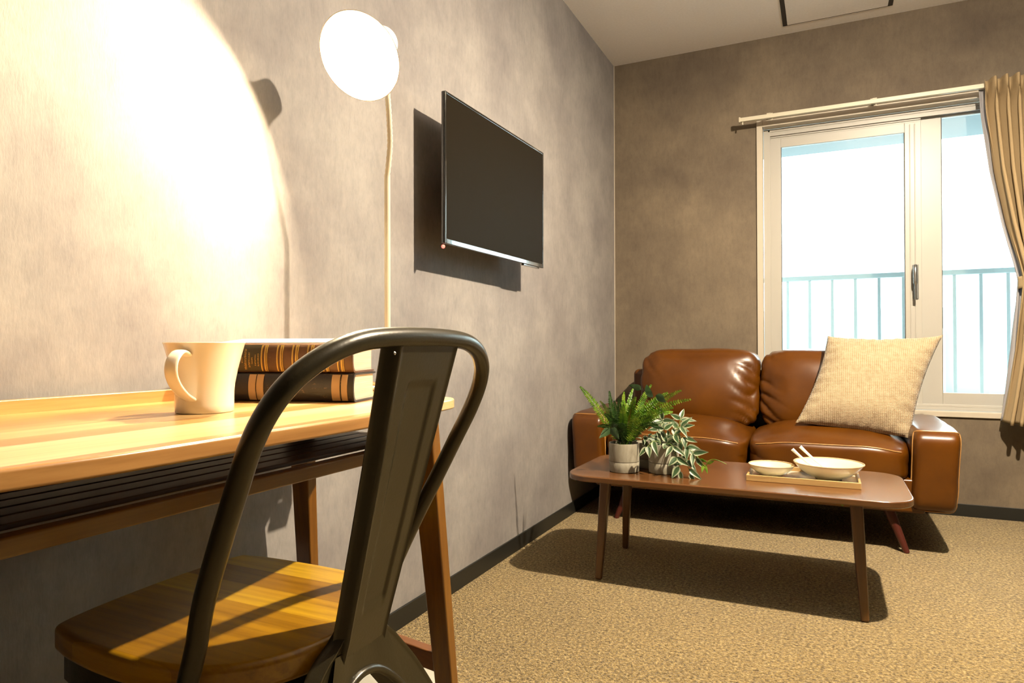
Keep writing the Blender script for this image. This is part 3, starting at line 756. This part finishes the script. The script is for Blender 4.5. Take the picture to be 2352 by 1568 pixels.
# seat: straight front, rounded back
so = [(.235, CY - .166), (.34, CY - .180), (.45, CY - .176), (.52, CY - .145), (.562, CY - .085), (.577, CY), (.560, CY + .070), (.51, CY + .140), (.45, CY + .174), (.34, CY + .180), (.225, CY + .172), (.197, CY + .145), (.190, CY), (.205, CY - .138)]
sp = catmull([(x, y, 0) for x, y in so], 8, True)
b = bm_new(); prism(b, [(p.x, p.y) for p in sp], SZ - .036, SZ); seat = obj('seat', b, M['seat'], chair, bevel=.012, seg=5)
b = bm_new(); c0 = Vector((.39, CY, 0)); ring = [c0 + (Vector((p.x, p.y, 0)) - c0) * .955 for p in sp]; n = len(ring)
for r0, z0_, r1, z1_ in ((1, SZ - .036, 1, SZ - .072),):
    A = [b.verts.new((p.x, p.y, z0_)) for p in ring]; B_ = [b.verts.new((p.x, p.y, z1_)) for p in ring]
    A2 = [b.verts.new((c0.x + (p.x - c0.x) * .985, c0.y + (p.y - c0.y) * .985, z0_)) for p in ring]; B2 = [b.verts.new((c0.x + (p.x - c0.x) * .985, c0.y + (p.y - c0.y) * .985, z1_)) for p in ring]
    for k in range(n):
        j = (k + 1) % n
        b.faces.new((A[k], A[j], B_[j], B_[k])); b.faces.new((A2[k], B2[k], B2[j], A2[j])); b.faces.new((A[k], A2[k], A2[j], A[j])); b.faces.new((B_[k], B_[j], B2[j], B2[k]))
obj('seat_frame', b, M['metal'], chair)
# bent tube hoop
hw = [(.445, .186), (.50, .192), (.56, .203), (.62, .211), (.68, .217), (.73, .2215), (.765, .217), (.792, .203), (.812, .180), (.827, .150), (.8365, .112), (.8405, .060), (.8415, .0)]
def hx_(z): return interp(z, [.445, .46, .56, .66, .76, .80, .8415], [.497, .503, .547, .597, .648, .668, .688])
rightp = [(hx_(z), CY + w, z) for z, w in hw]; leftp = [(hx_(z), CY - w, z) for z, w in hw[:-1]]
hoop = catmull(leftp + rightp[::-1], 8)
b = bm_new(); tube(b, hoop, .0118, 20); obj('backrest_hoop', b, M['metal'], chair)
# central slat with folded edges and embossed panel
def slx(z): return .600 + (z - .46) * .243
def slat(u, v):
    z = .425 + (.832 - .425) * v
    hwid = interp(z, [.425, .46, .50, .60, .70, .78, .832], [.052, .0500, .053, .0605, .068, .0755, .0805])
    yc = interp(z, [.425, .60, .83], [CY + .004, CY + .010, CY + .015])
    s = -1 + 2 * u
    e = abs(s)
    curl = sstep(.80, 1.0, e)
    bead = math.exp(-((e - .84) / .055) ** 2) * .0035
    ew = .42
    dz = sstep(.485, .505, z) * (1 - sstep(.775, .790, z))
    panel = dz * (1 - sstep(ew - .06, ew + .04, e)) * .0032
    x = slx(z) + bead - .017 * curl - panel
    y = yc + s * hwid * (1 - .02 * curl)
    return Vector((x, y, z)), Vector((.97, s * .5 * curl, -.22)).normalized()
b = bm_new(); solid_grid(b, slat, 64, 130, .0018); obj('back_slat', b, M['metal'], chair, angle=60)
b = bm_new(); lathe(b, [(.0001, -.0015), (.0022, 0), (.0001, .0016)], (slx(.826) + .005, CY - .066, .822), 10, axis=(1, 0, .1)); obj('rivet', b, M['bare'], chair)
# rear legs: the slat splits into two pressed legs with an arch between them
for s in (1, -1):
    ctr = [(.597, .024, .466), (.593, .034, .442), (.592, .058, .412), (.600, .102, .355), (.620, .140, .28), (.660, .170, .14), (.700, .192, .0)]
    hwd = [.015, .023, .032, .033, .029, .025, .019]
    cp = catmull([Vector((a, c, z)) for a, c, z in ctr], 8); hv_ = [interp(i, [8 * k for k in range(7)], hwd) for i in range(len(cp))]
    def leg_f(u, v, cp=cp, hv_=hv_, s=s):
        f = v * (len(cp) - 1); i = min(int(f), len(cp) - 2); t = f - i
        c = cp[i].lerp(cp[i + 1], t); d = (cp[i + 1] - cp[i]).normalized(); w = hv_[i] * (1 - t) + hv_[min(i + 1, len(hv_) - 1)] * t
        acr = Vector((0, -d.z, d.y)).normalized()
        if acr.y < 0: acr = -acr
        q = -1 + 2 * u; e = abs(q); curl = sstep(.72, 1, e)
        p = c + acr * q * w + Vector((.0035 * math.exp(-((e - .8) / .09) ** 2) - .016 * curl, 0, 0))
        return Vector((p.x, CY + s * p.y, p.z)), Vector((1, s * q * curl * .6, 0)).normalized()
    b = bm_new(); solid_grid(b, leg_f, 28, 60, .0018); lg = obj('leg', b, M['metal'], chair, angle=60)
    b = bm_new(); f0 = Vector((.700, CY + s * .192, 0)); lathe(b, [(.020, 0), (.021, .004), (.019, .016), (.0001, .017)], f0, 16); obj('rubber_foot', b, M['black'], lg)
# arch bead between the rear legs and web above it
ap = catmull([(.612, CY - .094, .330), (.604, CY - .062, .372), (.598, CY - .032, .398), (.597, CY, .407), (.598, CY + .032, .398), (.604, CY + .062, .372), (.612, CY + .094, .330)], 8)
b = bm_new(); tube(b, ap, .0058, 12)
top = [(slx(.44) + .0, CY + (i / (len(ap) - 1) - .5) * .104, .446) for i in range(len(ap))]
V0 = [b.verts.new(p) for p in ap]; V1 = [b.verts.new(t) for t in top]
for i in range(len(ap) - 1): b.faces.new((V0[i], V0[i + 1], V1[i + 1], V1[i]))
obj('rear_arch', b, M['metal'], chair, angle=60)
for s in (1, -1):
    ctr = [Vector((.262, CY + s * .135, SZ - .040)), Vector((.225, CY + s * .160, .25)), Vector((.185, CY + s * .185, 0))]
    b = bm_new(); nrm = Vector((-.8, s * .6, 0))
    def fl(u, v, ctr=ctr, s=s):
        c = ctr[0].lerp(ctr[1], v * 2) if v < .5 else ctr[1].lerp(ctr[2], v * 2 - 1); w = .040 - .016 * v; q = -1 + 2 * u
        a = Vector((.6, s * .8, 0)); out = Vector((-.8, s * .6, 0))
        return c + a * q * w * .8 + out * (.018 * (1 - q * q)), (out + a * q * .6).normalized()
    solid_grid(b, fl, 12, 24, .002); lg = obj('leg', b, M['metal'], chair, angle=60)
    b = bm_new(); lathe(b, [(.020, 0), (.021, .004), (.019, .016), (.0001, .017)], ctr[2] + Vector((0, 0, 0)), 16); obj('rubber_foot', b, M['black'], lg)
for s in (1, -1):
    b = bm_new(); beam(b, (.235, CY - s * .150, .30 + .004 * s), (.615, CY + s * .128, .30 + .004 * s), .003, .026, .003, .026, (0, 1, 0)); obj('cross_brace', b, M['metal'], chair)

# ------------------------------------------------------------------ coffee table
ct = thing('coffee_table', (.85, 2.44, 0), 'low walnut coffee table with rounded corners in front of the brown sofa', 'coffee table')
TX0, TX1, TY0, TY1, TZ = .300, 1.374, 2.185, 2.692, .380
def superoutline(x0, x1, y0, y1, rx, ry, n=10, bow=.010):
    pts = []
    for cx, cy_, a0 in ((x1 - rx, y1 - ry, 0), (x0 + rx, y1 - ry, 90), (x0 + rx, y0 + ry, 180), (x1 - rx, y0 + ry, 270)):
        for k in range(n + 1):
            a = R(a0 + 90 * k / n); pts.append((cx + rx * math.copysign(abs(math.cos(a)) ** .85, math.cos(a)), cy_ + ry * math.copysign(abs(math.sin(a)) ** .85, math.sin(a))))
    return pts
b = bm_new(); prism(b, superoutline(TX0, TX1, TY0, TY1, .105, .110), TZ - .021, TZ); obj('tabletop', b, M['walnut'], ct, bevel=.005, seg=3)
for (fx, fy_, tx, ty) in ((.405, 2.275, .425, 2.300), (1.243, 2.262, 1.222, 2.292), (.392, 2.700 - .03, .415, 2.63), (1.245, 2.672, 1.225, 2.630)):
    b = bm_new(); beam(b, (fx, fy_, 0), (tx, ty, TZ - .030), .024, .024, .036, .036); lg = obj('leg', b, M['walnut_leg'], ct, bevel=.007, seg=3)
    b = bm_new(); box(b, tx - .038, tx + .038, ty - .038, ty + .038, TZ - .0315, TZ - .021); obj('mounting_block', b, M['walnut_leg'], ct, bevel=.003)
b = bm_new(); beam(b, (.44, 2.44, TZ - .030), (1.20, 2.44, TZ - .030), .04, .018, .04, .018, (0, 1, 0)); obj('underframe', b, M['walnut_leg'], ct, bevel=.003)
b = bm_new(); beam(b, (1.168, 2.250, TZ - .022), (1.186, 2.250, TZ - .036), .016, .008, .003, .004, (0, 1, 0)); obj('green_tag', b, M['green'], ct)

# ------------------------------------------------------------------ tray with bowls and spoons
tr = thing('tray', (1.068, 2.443, TZ), 'pale bamboo tray under the two yellow bowls on the coffee table', 'tray')
tx0, tx1, ty0, ty1 = .898, 1.238, 2.335, 2.553
b = bm_new(); wt = .007; th_ = .020
box(b, tx0, tx1, ty0, ty0 + wt, TZ, TZ + th_); box(b, tx0, tx1, ty1 - wt, ty1, TZ, TZ + th_); box(b, tx0, tx0 + wt, ty0 + wt, ty1 - wt, TZ, TZ + th_); box(b, tx1 - wt, tx1, ty0 + wt, ty1 - wt, TZ, TZ + th_)
obj('tray_rim', b, M['tray'], tr, bevel=.0015)
b = bm_new(); box(b, tx0 + wt, tx1 - wt, ty0 + wt, ty1 - wt, TZ + .0005, TZ + .006); obj('tray_base', b, M['traybase'], tr)
def bowl(cx, cy_, r, h, rf, label):
    t = thing('bowl', (cx, cy_, TZ + .006), label, 'bowl', 'yellow bowls on the tray')
    prof = [(rf - .004, 0), (rf, .0005), (rf + .001, .004), (rf + (r - rf) * .42, h * .28), (rf + (r - rf) * .78, h * .62), (r * .985, h * .95)]
    inn = [(r * .965, h * .95), (rf + (r - rf) * .74, h * .64), (rf + (r - rf) * .38, h * .34), (rf * .75, h * .18), (.0001, h * .15)]
    b = bm_new(); lathe(b, prof + inn, (cx, cy_, TZ + .006), 72); obj('bowl_body', b, M['bowl'], t, angle=60)
    b = bm_new(); ring = [(cx + r * .978 * math.cos(2 * PI * k / 72), cy_ + r * .978 * math.sin(2 * PI * k / 72), TZ + .006 + h * .955) for k in range(72)]
    tube(b, ring, .0021, 8, True); obj('rim', b, M['bowl_rim'], t)
    return t
bowl(1.146, 2.447, .1085, .056, .040, 'larger yellow cream bowl on the tray, holding two white spoons')
bowl(.970, 2.430, .074, .040, .032, 'smaller empty yellow cream bowl on the left of the tray')
for (tip, body, lab) in (((1.037, 2.415, .482), (1.128, 2.428, .412), 'left white porcelain spoon, the lower one, in the larger bowl'), ((1.060, 2.447, .488), (1.158, 2.440, .4105), 'right white porcelain spoon, the higher one, in the larger bowl')):
    tip, body = Vector(tip), Vector(body); d = (body - tip).normalized()
    b = bm_new(); pts = [tip + (body - tip) * (k / 14) + Vector((0, 0, -.006 * math.sin(PI * k / 14))) for k in range(15)]
    tube(b, pts, [.0056 - .0018 * math.sin(PI * min(1, k / 12)) for k in range(15)], 12)
    n0 = len(b.verts); sp_c = body + d * .012
    upv = Vector((0, 0, 1)); sd = d.cross(upv).normalized(); nn = sd.cross(d)
    def bw(u, v, sp_c=sp_c, d=d, sd=sd, nn=nn):
        a = 2 * PI * u; r_ = v
        return sp_c + d * (.022 * r_ * math.cos(a)) + sd * (.014 * r_ * math.sin(a)) - nn * (.006 * (1 - r_ * r_)), nn
    solid_grid(b, bw, 24, 6, .0016)
    tag(obj('spoon', b, M['spoon'], loc=body, angle=70), lab, 'spoon', 'spoons in the large bowl')

# ------------------------------------------------------------------ potted plants
def pot(t, cx, cy_, r, h, z0=TZ):
    b = bm_new()
    lathe(b, [(r * .90, 0), (r * .955, .002), (r * .965, .010), (r * .985, h * .355), (r * .965, h * .365), (r * .965, h * .375), (r * .99, h * .385), (r, h * .97), (r * .985, h), (r * .93, h), (r * .91, h * .96), (r * .88, h * .5), (.0001, h * .4)], (cx, cy_, z0), 64)
    obj('pot', b, M['pot'], t, angle=50)
    b = bm_new(); ring = [(cx + r * .966 * math.cos(2 * PI * k / 64), cy_ + r * .966 * math.sin(2 * PI * k / 64), z0 + h * .37) for k in range(64)]; tube(b, ring, .0012, 6, True); obj('groove', b, M['potline'], t)
    b = bm_new(); rnd = random.Random(int(cx * 1000))
    def s_(u, v): 
        a = 2 * PI * u; rr = r * .915 * v
        return Vector((cx + rr * math.cos(a), cy_ + rr * math.sin(a), z0 + h * .86 + .006 * noise.noise(Vector((rr * 60 * math.cos(a), rr * 60 * math.sin(a), 1)))))
    grid(b, s_, 28, 6); obj('soil', b, M['soil'], t)
def leaf(b, p, d, side, ln_, w, curl=.2, mi=0, n=4, shape=.5, margin=False):
    """pointed leaf blade from p along d"""
    nrm = side.cross(d).normalized(); rows = []
    for i in range(n + 1):
        t = i / n; c = p + d * ln_ * t - nrm * curl * ln_ * t * t
        ww = w * (math.sin(PI * min(1, t ** shape)) if t < 1 else 0) * .5 + .0002
        if margin: rows.append([b.verts.new(c - side * ww + nrm * ww * .25), b.verts.new(c - side * ww * .55), b.verts.new(c - nrm * ww * .1), b.verts.new(c + side * ww * .55), b.verts.new(c + side * ww + nrm * ww * .25)])
        else: rows.append([b.verts.new(c - side * ww + nrm * ww * .3), b.verts.new(c), b.verts.new(c + side * ww + nrm * ww * .3)])
    for A, B_ in zip(rows, rows[1:]):
        m_ = len(A)
        for k in range(m_ - 1):
            f = b.faces.new((A[k], A[k + 1], B_[k + 1], B_[k])); f.material_index = (1 if (k in (0, 3)) else 0) if margin else mi
def frond(b, root, tip, arch, width, n, rnd, mi=0, side_hint=None):
    root, tip = Vector(root), Vector(tip); mid = (root + tip) / 2 + Vector(arch)
    P = [(root * (1 - t) ** 2 + mid * 2 * t * (1 - t) + tip * t * t) for t in [k / 40 for k in range(41)]]
    tube(b, P, [.0013 * (1 - k / 46) for k in range(41)], 5, mi=mi)
    roll_ = rnd.uniform(-.5, .5) if side_hint is None else side_hint
    for k in range(n):
        t = .10 + .88 * k / (n - 1); f = t * 40; i = min(39, int(f)); p = P[i].lerp(P[i + 1], f - i); d = (P[i + 1] - P[i]).normalized()
        s = d.cross(Vector((-.25, .97, .1)) ).normalized(); nn = s.cross(d)
        s = (s * math.cos(roll_) + nn * math.sin(roll_)).normalized()
        w = width * (math.sin(PI * min(1, (t * .92 + .05)) ** .75)) + .002
        for sg in (1, -1):
            dd = (s * sg + d * rnd.uniform(.12, .32)).normalized(); ss = d
            leaf(b, p, dd, ss, w * rnd.uniform(.88, 1.08), .0072, rnd.uniform(-.1, .35), mi, 3, .45)
fern = thing('potted_fern', (.483, 2.334, TZ), 'green fern in a pale stone pot at the left end of the coffee table', 'potted plant')
pot(fern, .483, 2.334, .0545, .102)
b = bm_new(); rnd = random.Random(4)
fr = Vector((.484, 2.337, TZ + .090))
tips = [((.319, 2.325, .680), (-.01, 0, .045), .017, 0), ((.421, 2.36, .664), (-.012, 0, .02), .013, 1), ((.465, 2.40, .660), (-.008, 0, .02), .013, 0), ((.495, 2.42, .676), (-.006, 0, .02), .013, 0), ((.572, 2.38, .690), (-.02, 0, .03), .017, 0), ((.636, 2.36, .664), (-.025, 0, .05), .021, 0), ((.690, 2.33, .676), (-.03, 0, .045), .023, 0), ((.712, 2.39, .640), (-.03, 0, .065), .017, 0), ((.668, 2.30, .617), (-.03, 0, .05), .020, 0), ((.618, 2.285, .555), (-.01, 0, .06), .018, 1), ((.398, 2.29, .540), (-.01, 0, .05), .014, 1), ((.372, 2.40, .622), (-.02, 0, .05), .013, 0), ((.430, 2.27, .590), (-.005, 0, .03), .016, 1), ((.500, 2.27, .625), (0, 0, .03), .018, 0), ((.535, 2.30, .650), (-.01, 0, .03), .020, 0), ((.560, 2.26, .600), (-.01, 0, .05), .018, 0), ((.600, 2.44, .640), (-.01, 0, .05), .020, 1), ((.400, 2.46, .600), (-.01, 0, .05), .016, 1), ((.470, 2.31, .640), (-.005, 0, .02), .017, 1), ((.445, 2.34, .630), (-.01, 0, .02), .015, 1), ((.585, 2.33, .580), (-.02, 0, .05), .018, 1), ((.52, 2.47, .62), (0, .02, .04), .018, 1), ((.640, 2.42, .590), (0, 0, .06), .018, 0), ((.505, 2.25, .560), (0, 0, .045), .017, 1), ((.455, 2.24, .560), (0, 0, .045), .015, 1)]
for tp, ar, w, mi in tips:
    rt_ = fr + Vector((rnd.uniform(-.024, .024), rnd.uniform(-.02, .02), 0)); frond(b, rt_, tp, ar, w, 34, rnd, mi)
obj('fronds', b, [M['fern'], M['fern2']], fern, smooth=False)
b = bm_new()
for q, d, w in (((.452, 2.268, .538), (.75, -.1, -.62), .030), ((.452, 2.268, .538), (-.55, -.2, -.5), .026), ((.560, 2.33, .668), (.6, -.3, -.2), .030), ((.545, 2.34, .672), (-.5, -.3, .3), .024), ((.600, 2.32, .655), (.7, -.2, -.3), .028), ((.575, 2.31, .660), (.1, -.4, .6), .020)):
    d = Vector(d).normalized(); s = d.cross(Vector((0, 1, .2))).normalized(); leaf(b, Vector(q), d, s, .052, w, .25, 0, 6, .6)
obj('broad_leaves', b, [M['leafg']], fern, angle=80)
# variegated trailing plant
var = thing('potted_ivy', (.617, 2.368, TZ), 'variegated trailing plant in a pale stone pot right of the fern', 'potted plant')
pot(var, .617, 2.368, .0535, .102)
b = bm_new(); rnd = random.Random(9); rt_ = Vector((.620, 2.368, TZ + .092))
vines = [[(.62, 2.36, .472), (.625, 2.345, .53), (.622, 2.33, .572)], [(.62, 2.36, .472), (.65, 2.34, .535), (.690, 2.33, .550)], [(.62, 2.36, .472), (.66, 2.33, .52), (.705, 2.31, .515)], [(.62, 2.36, .480), (.598, 2.31, .497), (.578, 2.285, .478)], [(.62, 2.36, .480), (.66, 2.30, .488), (.682, 2.29, .440), (.690, 2.285, .405)], [(.62, 2.36, .480), (.68, 2.33, .495), (.715, 2.31, .480), (.742, 2.30, .450)], [(.62, 2.37, .472), (.61, 2.38, .53), (.60, 2.40, .55)], [(.62, 2.37, .472), (.66, 2.39, .53), (.67, 2.41, .57)], [(.62, 2.36, .480), (.70, 2.34, .478), (.712, 2.30, .43), (.724, 2.29, .400)]]
b2 = bm_new()
for v_ in vines:
    P = catmull(v_, 10); tube(b2, P, .0011, 6)
    step = 7
    for i in range(4, len(P), step):
        d0 = (P[min(i + 1, len(P) - 1)] - P[i - 1]).normalized()
        for sg in (1, -1):
            if rnd.random() < .12: continue
            up_ = Vector((rnd.uniform(-.3, .3), -.7, rnd.uniform(.2, .7))).normalized(); s = d0.cross(up_).normalized()
            dd = (s * sg * rnd.uniform(.5, 1) + d0 * rnd.uniform(.3, .9) + Vector((0, -.2, rnd.uniform(-.3, .15)))).normalized()
            ss = dd.cross(up_).normalized(); leaf(b, P[i], dd, ss, rnd.uniform(.040, .056), rnd.uniform(.019, .026), rnd.uniform(.0, .5), 0, 6, .62, True)
    d0 = (P[-1] - P[-3]).normalized(); ss = d0.cross(Vector((0, -1, .3))).normalized(); leaf(b, P[-1], d0, ss, .042, .018, .25, 0, 6, .62, True)
obj('leaves', b, [M['leafg'], M['leafw']], var, angle=80)
obj('stems', b2, M['vine'], var)
b = bm_new(); P = catmull([(.735, 2.31, .463), (.760, 2.30, .437), (.772, 2.30, .425), (.785, 2.30, .444), (.808, 2.30, .448), (.840, 2.30, .436)], 8); tube(b, P, [.0019 * (1 - i / 90) for i in range(len(P))], 6)
for q, d in (((.745, 2.305, .452), (.3, -.3, -.9)), ((.752, 2.305, .446), (1, -.2, -.3)), ((.765, 2.30, .430), (-.1, -.3, -1)), ((.770, 2.30, .428), (.4, -.2, -1)), ((.778, 2.30, .432), (.9, -.2, .5))):
    d = Vector(d).normalized(); s = d.cross(Vector((0, 1, .1))).normalized(); leaf(b, Vector(q), d, s, .030, .010, .1, 0, 5, .6)
obj('tendril', b, M['fern'], var, angle=80)
# third pot behind, between the two
third = thing('potted_herb', (.536, 2.440, TZ), 'third pale pot with pale leaves, standing behind and between the fern and ivy pots', 'potted plant')
pot(third, .536, 2.440, .040, .094)
b = bm_new(); rnd = random.Random(21)
for k in range(34):
    a = rnd.uniform(0, 2 * PI); el = rnd.uniform(-.5, 1.2); p = Vector((.536, 2.440, TZ + .088)) + Vector((math.cos(a) * .038, math.sin(a) * .038, rnd.uniform(-.005, .035)))
    d = Vector((math.cos(a), math.sin(a), el)).normalized(); s = d.cross(Vector((0, 0, 1))).normalized(); leaf(b, p, d, s, rnd.uniform(.03, .045), .014, rnd.uniform(.1, .6), 0, 5, .6, True)
obj('leaves', b, [M['leafg'], M['leafw']], third, angle=80)

# ------------------------------------------------------------------ sofa
sofa = thing('sofa', (.82, 3.38, 0), 'tan brown leather two seat sofa with flared wooden legs under the window', 'sofa')
def cushion_mesh(c, h, e=6.0, n=26, bulge=(0, 0, 0), wr=0.0, seed=0, taper=None, wscale=9):
    """rounded box cushion: centre c, half sizes h, superellipsoid exponent e"""
    b = bm_new(); c = Vector(c); vmap = {}
    def P(u, v, w):
        def rp(t): return math.copysign(abs(math.sin(t * PI / 2)) ** .9, t)
        q = Vector((u, v, w)); 
        nrm = (abs(u) ** e + abs(v) ** e + abs(w) ** e) ** (1 / e)
        d = q / nrm
        bx, by, bz_ = bulge
        x = d.x * h[0] * (1 + bx * (1 - v * v) * (1 - w * w)); y = d.y * h[1] * (1 + by * (1 - u * u) * (1 - w * w)); z = d.z * h[2] * (1 + bz_ * (1 - u * u) * (1 - v * v))
        p = Vector((x, y, z))
        if wr:
            # creases gather near the side seams and corners
            k = sstep(.45, 1, abs(u)) * (.35 + .65 * sstep(.2, 1, max(abs(v), abs(w))))
            g = noise.noise(Vector((p.x * 5 + seed, p.z * wscale * 2.2 + p.x * 9, p.y * wscale))) ; r = 1 - abs(g) * 2.4
            p += d.normalized() * (-wr * max(0, r) ** 2 * k) + d.normalized() * wr * .5 * noise.noise(Vector((p.x * 6 + seed, p.y * 6, p.z * 6)))
        if taper: p = taper(p, u, v, w)
        return c + p
    for ax in range(3):
        for sg in (-1, 1):
            V = []
            for i in range(n + 1):
                row = []
                for j in range(n + 1):
                    a = math.tan((-1 + 2 * i / n) * PI / 4); d_ = math.tan((-1 + 2 * j / n) * PI / 4); q = [0, 0, 0]; q[ax] = sg; q[(ax + 1) % 3] = a; q[(ax + 2) % 3] = d_
                    row.append(b.verts.new(P(*q)))
                V.append(row)
            for i in range(n):
                for j in range(n): b.faces.new((V[i][j], V[i + 1][j], V[i + 1][j + 1], V[i][j + 1]))
    bmesh.ops.remove_doubles(b, verts=b.verts, dist=2e-5)
    return b, P
SX0, SX1 = .018, 1.613
FY = 3.012
# base
b = bm_new(); box(b, .14, 1.49, 3.045, 3.76, .165, .300); obj('base', b, M['leather'], sofa, bevel=.012, seg=3)
b = bm_new(); box(b, .17, 1.46, 3.62, 3.775, .28, .70); obj('back_frame', b, M['leather'], sofa, bevel=.03, seg=4)
# arms
for s, xc in ((-1, SX0 + .083), (1, SX1 - .083)):
    zc = .335 if s > 0 else .345; hz = .165
    def tp(p, u, v, w, s=s, hz=hz):
        t = (p.z + hz) / (2 * hz); p.x += s * (-.016 * (1 - t)) ; 
        p.x *= 1 - .03 * (1 - t)
        return p
    b, P = cushion_mesh((xc, (FY + 3.78) / 2, zc), (.085, (3.78 - FY) / 2, hz), 9, 26, (.03, 0, .02), .0025, 3 + s, tp, 5)
    obj('armrest', b, M['leather'], sofa, angle=80)
    b = bm_new(); loop = []
    for k in range(60):
        a = 2 * PI * k / 60; u = math.copysign(min(1, abs(math.cos(a)) * 1.45), math.cos(a)); w = math.copysign(min(1, abs(math.sin(a)) * 1.45), math.sin(a))
        m_ = max(abs(u), abs(w)); u /= m_; w /= m_
        loop.append(P(u, -.945, w) + Vector((0, 0, 0)))
    tube(b, loop, .0026, 8, True); obj('arm_piping', b, M['piping'], sofa)
# seat cushions
for xa, xb, sd in ((.186, .828, 2), (.832, 1.440, 7)):
    def tp(p, u, v, w):
        if p.z > 0: p.z -= .012 * sstep(.4, 1, abs(u))
        if v < 0: p.z -= .018 * sstep(0, 1, -v)
        return p
    b, P = cushion_mesh(((xa + xb) / 2, 3.30, .378), ((xb - xa) / 2 + .002, .300, .080), 7, 34, (0, .02, .42), .006, sd, tp, 6)
    obj('seat_cushion', b, M['leather'], sofa, angle=80)
    b = bm_new(); tube(b, [P(-.985 + 1.97 * k / 50, -.99, .80) + Vector((0, -.001, .001)) for k in range(51)], .0022, 8); obj('seat_piping', b, M['piping'], sofa)
# back cushions
for xa, xb, sd in ((.262, .846, 11), (.850, 1.432, 5)):
    def tp(p, u, v, w, sd=sd):
        k = (p.z + .19) / .38
        p.y += .075 * k                       # leans back
        p.z += .010 * u * u * sstep(0, 1, w) - .004
        if sd == 5: p.z -= .010 * sstep(-.2, 1, u)
        return p
    b, P = cushion_mesh(((xa + xb) / 2, 3.465, .618), ((xb - xa) / 2 + .003, .105, .192), 5.2, 38, (0, .38, .03), .014, sd, tp, 7)
    obj('back_cushion', b, M['leather'], sofa, angle=80)
for fx, fy_, tx, ty in ((1.428, 3.075, 1.365, 3.11), (.222, 3.115, .285, 3.14), (1.428, 3.72, 1.365, 3.68), (.222, 3.72, .285, 3.68)):
    b = bm_new(); tube(b, [(fx, fy_, 0), (tx, ty, .170)], [.011, .021], 20); obj('leg', b, M['red_leg'], sofa)

# ------------------------------------------------------------------ throw pillow
pc = [Vector((1.018, 3.165, .492)), Vector((1.452, 3.180, .446)), Vector((1.600, 3.415, .872)), Vector((1.148, 3.395, .872))]
pcen = sum(pc, Vector()) / 4
b = bm_new(); npil = 56
pn = (pc[1] - pc[0]).cross(pc[3] - pc[0]).normalized()
if pn.y > 0: pn = -pn
def pil(u, v, sg):
    U = -1 + 2 * u; V_ = -1 + 2 * v
    p = pc[0] * (1 - u) * (1 - v) + pc[1] * u * (1 - v) + pc[2] * u * v + pc[3] * (1 - u) * v
    # edges pull in between the pointed corners
    du = (pc[1] - pc[0]) * .5; dv = (pc[3] - pc[0]) * .5
    p = p - du * U * abs(U) * .085 * (1 - V_ * V_) - dv * V_ * abs(V_) * (.125 if V_ > 0 else .02) * (1 - U * U)
    th = .088 * (max(0, (1 - abs(U) ** 2.6)) * max(0, (1 - abs(V_) ** 2.6))) ** .55
    wv = noise.noise(Vector((U * 2.2, V_ * 2.2, sg * 3))) * .010
    edge = sstep(.55, 1, max(abs(U), abs(V_))); wr = .004 * edge * math.sin(28 * (U if abs(V_) > abs(U) else V_) + 3 * U) * (1 - sstep(.93, 1, max(abs(U), abs(V_))))
    return p + pn * sg * (th + (wv + wr) * min(1, th * 30))
for sg in (1, -1): grid(b, lambda u, v, sg=sg: pil(u, v, sg), npil, npil)
bmesh.ops.remove_doubles(b, verts=b.verts, dist=1e-5)
tag(obj('throw_pillow', b, M['weave'], loc=pcen, angle=80), 'square cream woven throw pillow leaning on the right side of the brown sofa', 'pillow')

# ------------------------------------------------------------------ ceiling spotlight outside the frame
cl_ = thing('ceiling_light', (MAIN.x, MAIN.y, HC), 'white ceiling lamp base with bare bulb above the room centre', 'ceiling light')
b = bm_new(); lathe(b, [(.055, 0), (.055, -.018), (.020, -.030), (.018, -.120), (.022, -.125), (.022, -.150), (.0001, -.150)], (MAIN.x, MAIN.y, HC), 32); obj('lamp_base', b, M['lampwhite'], cl_)
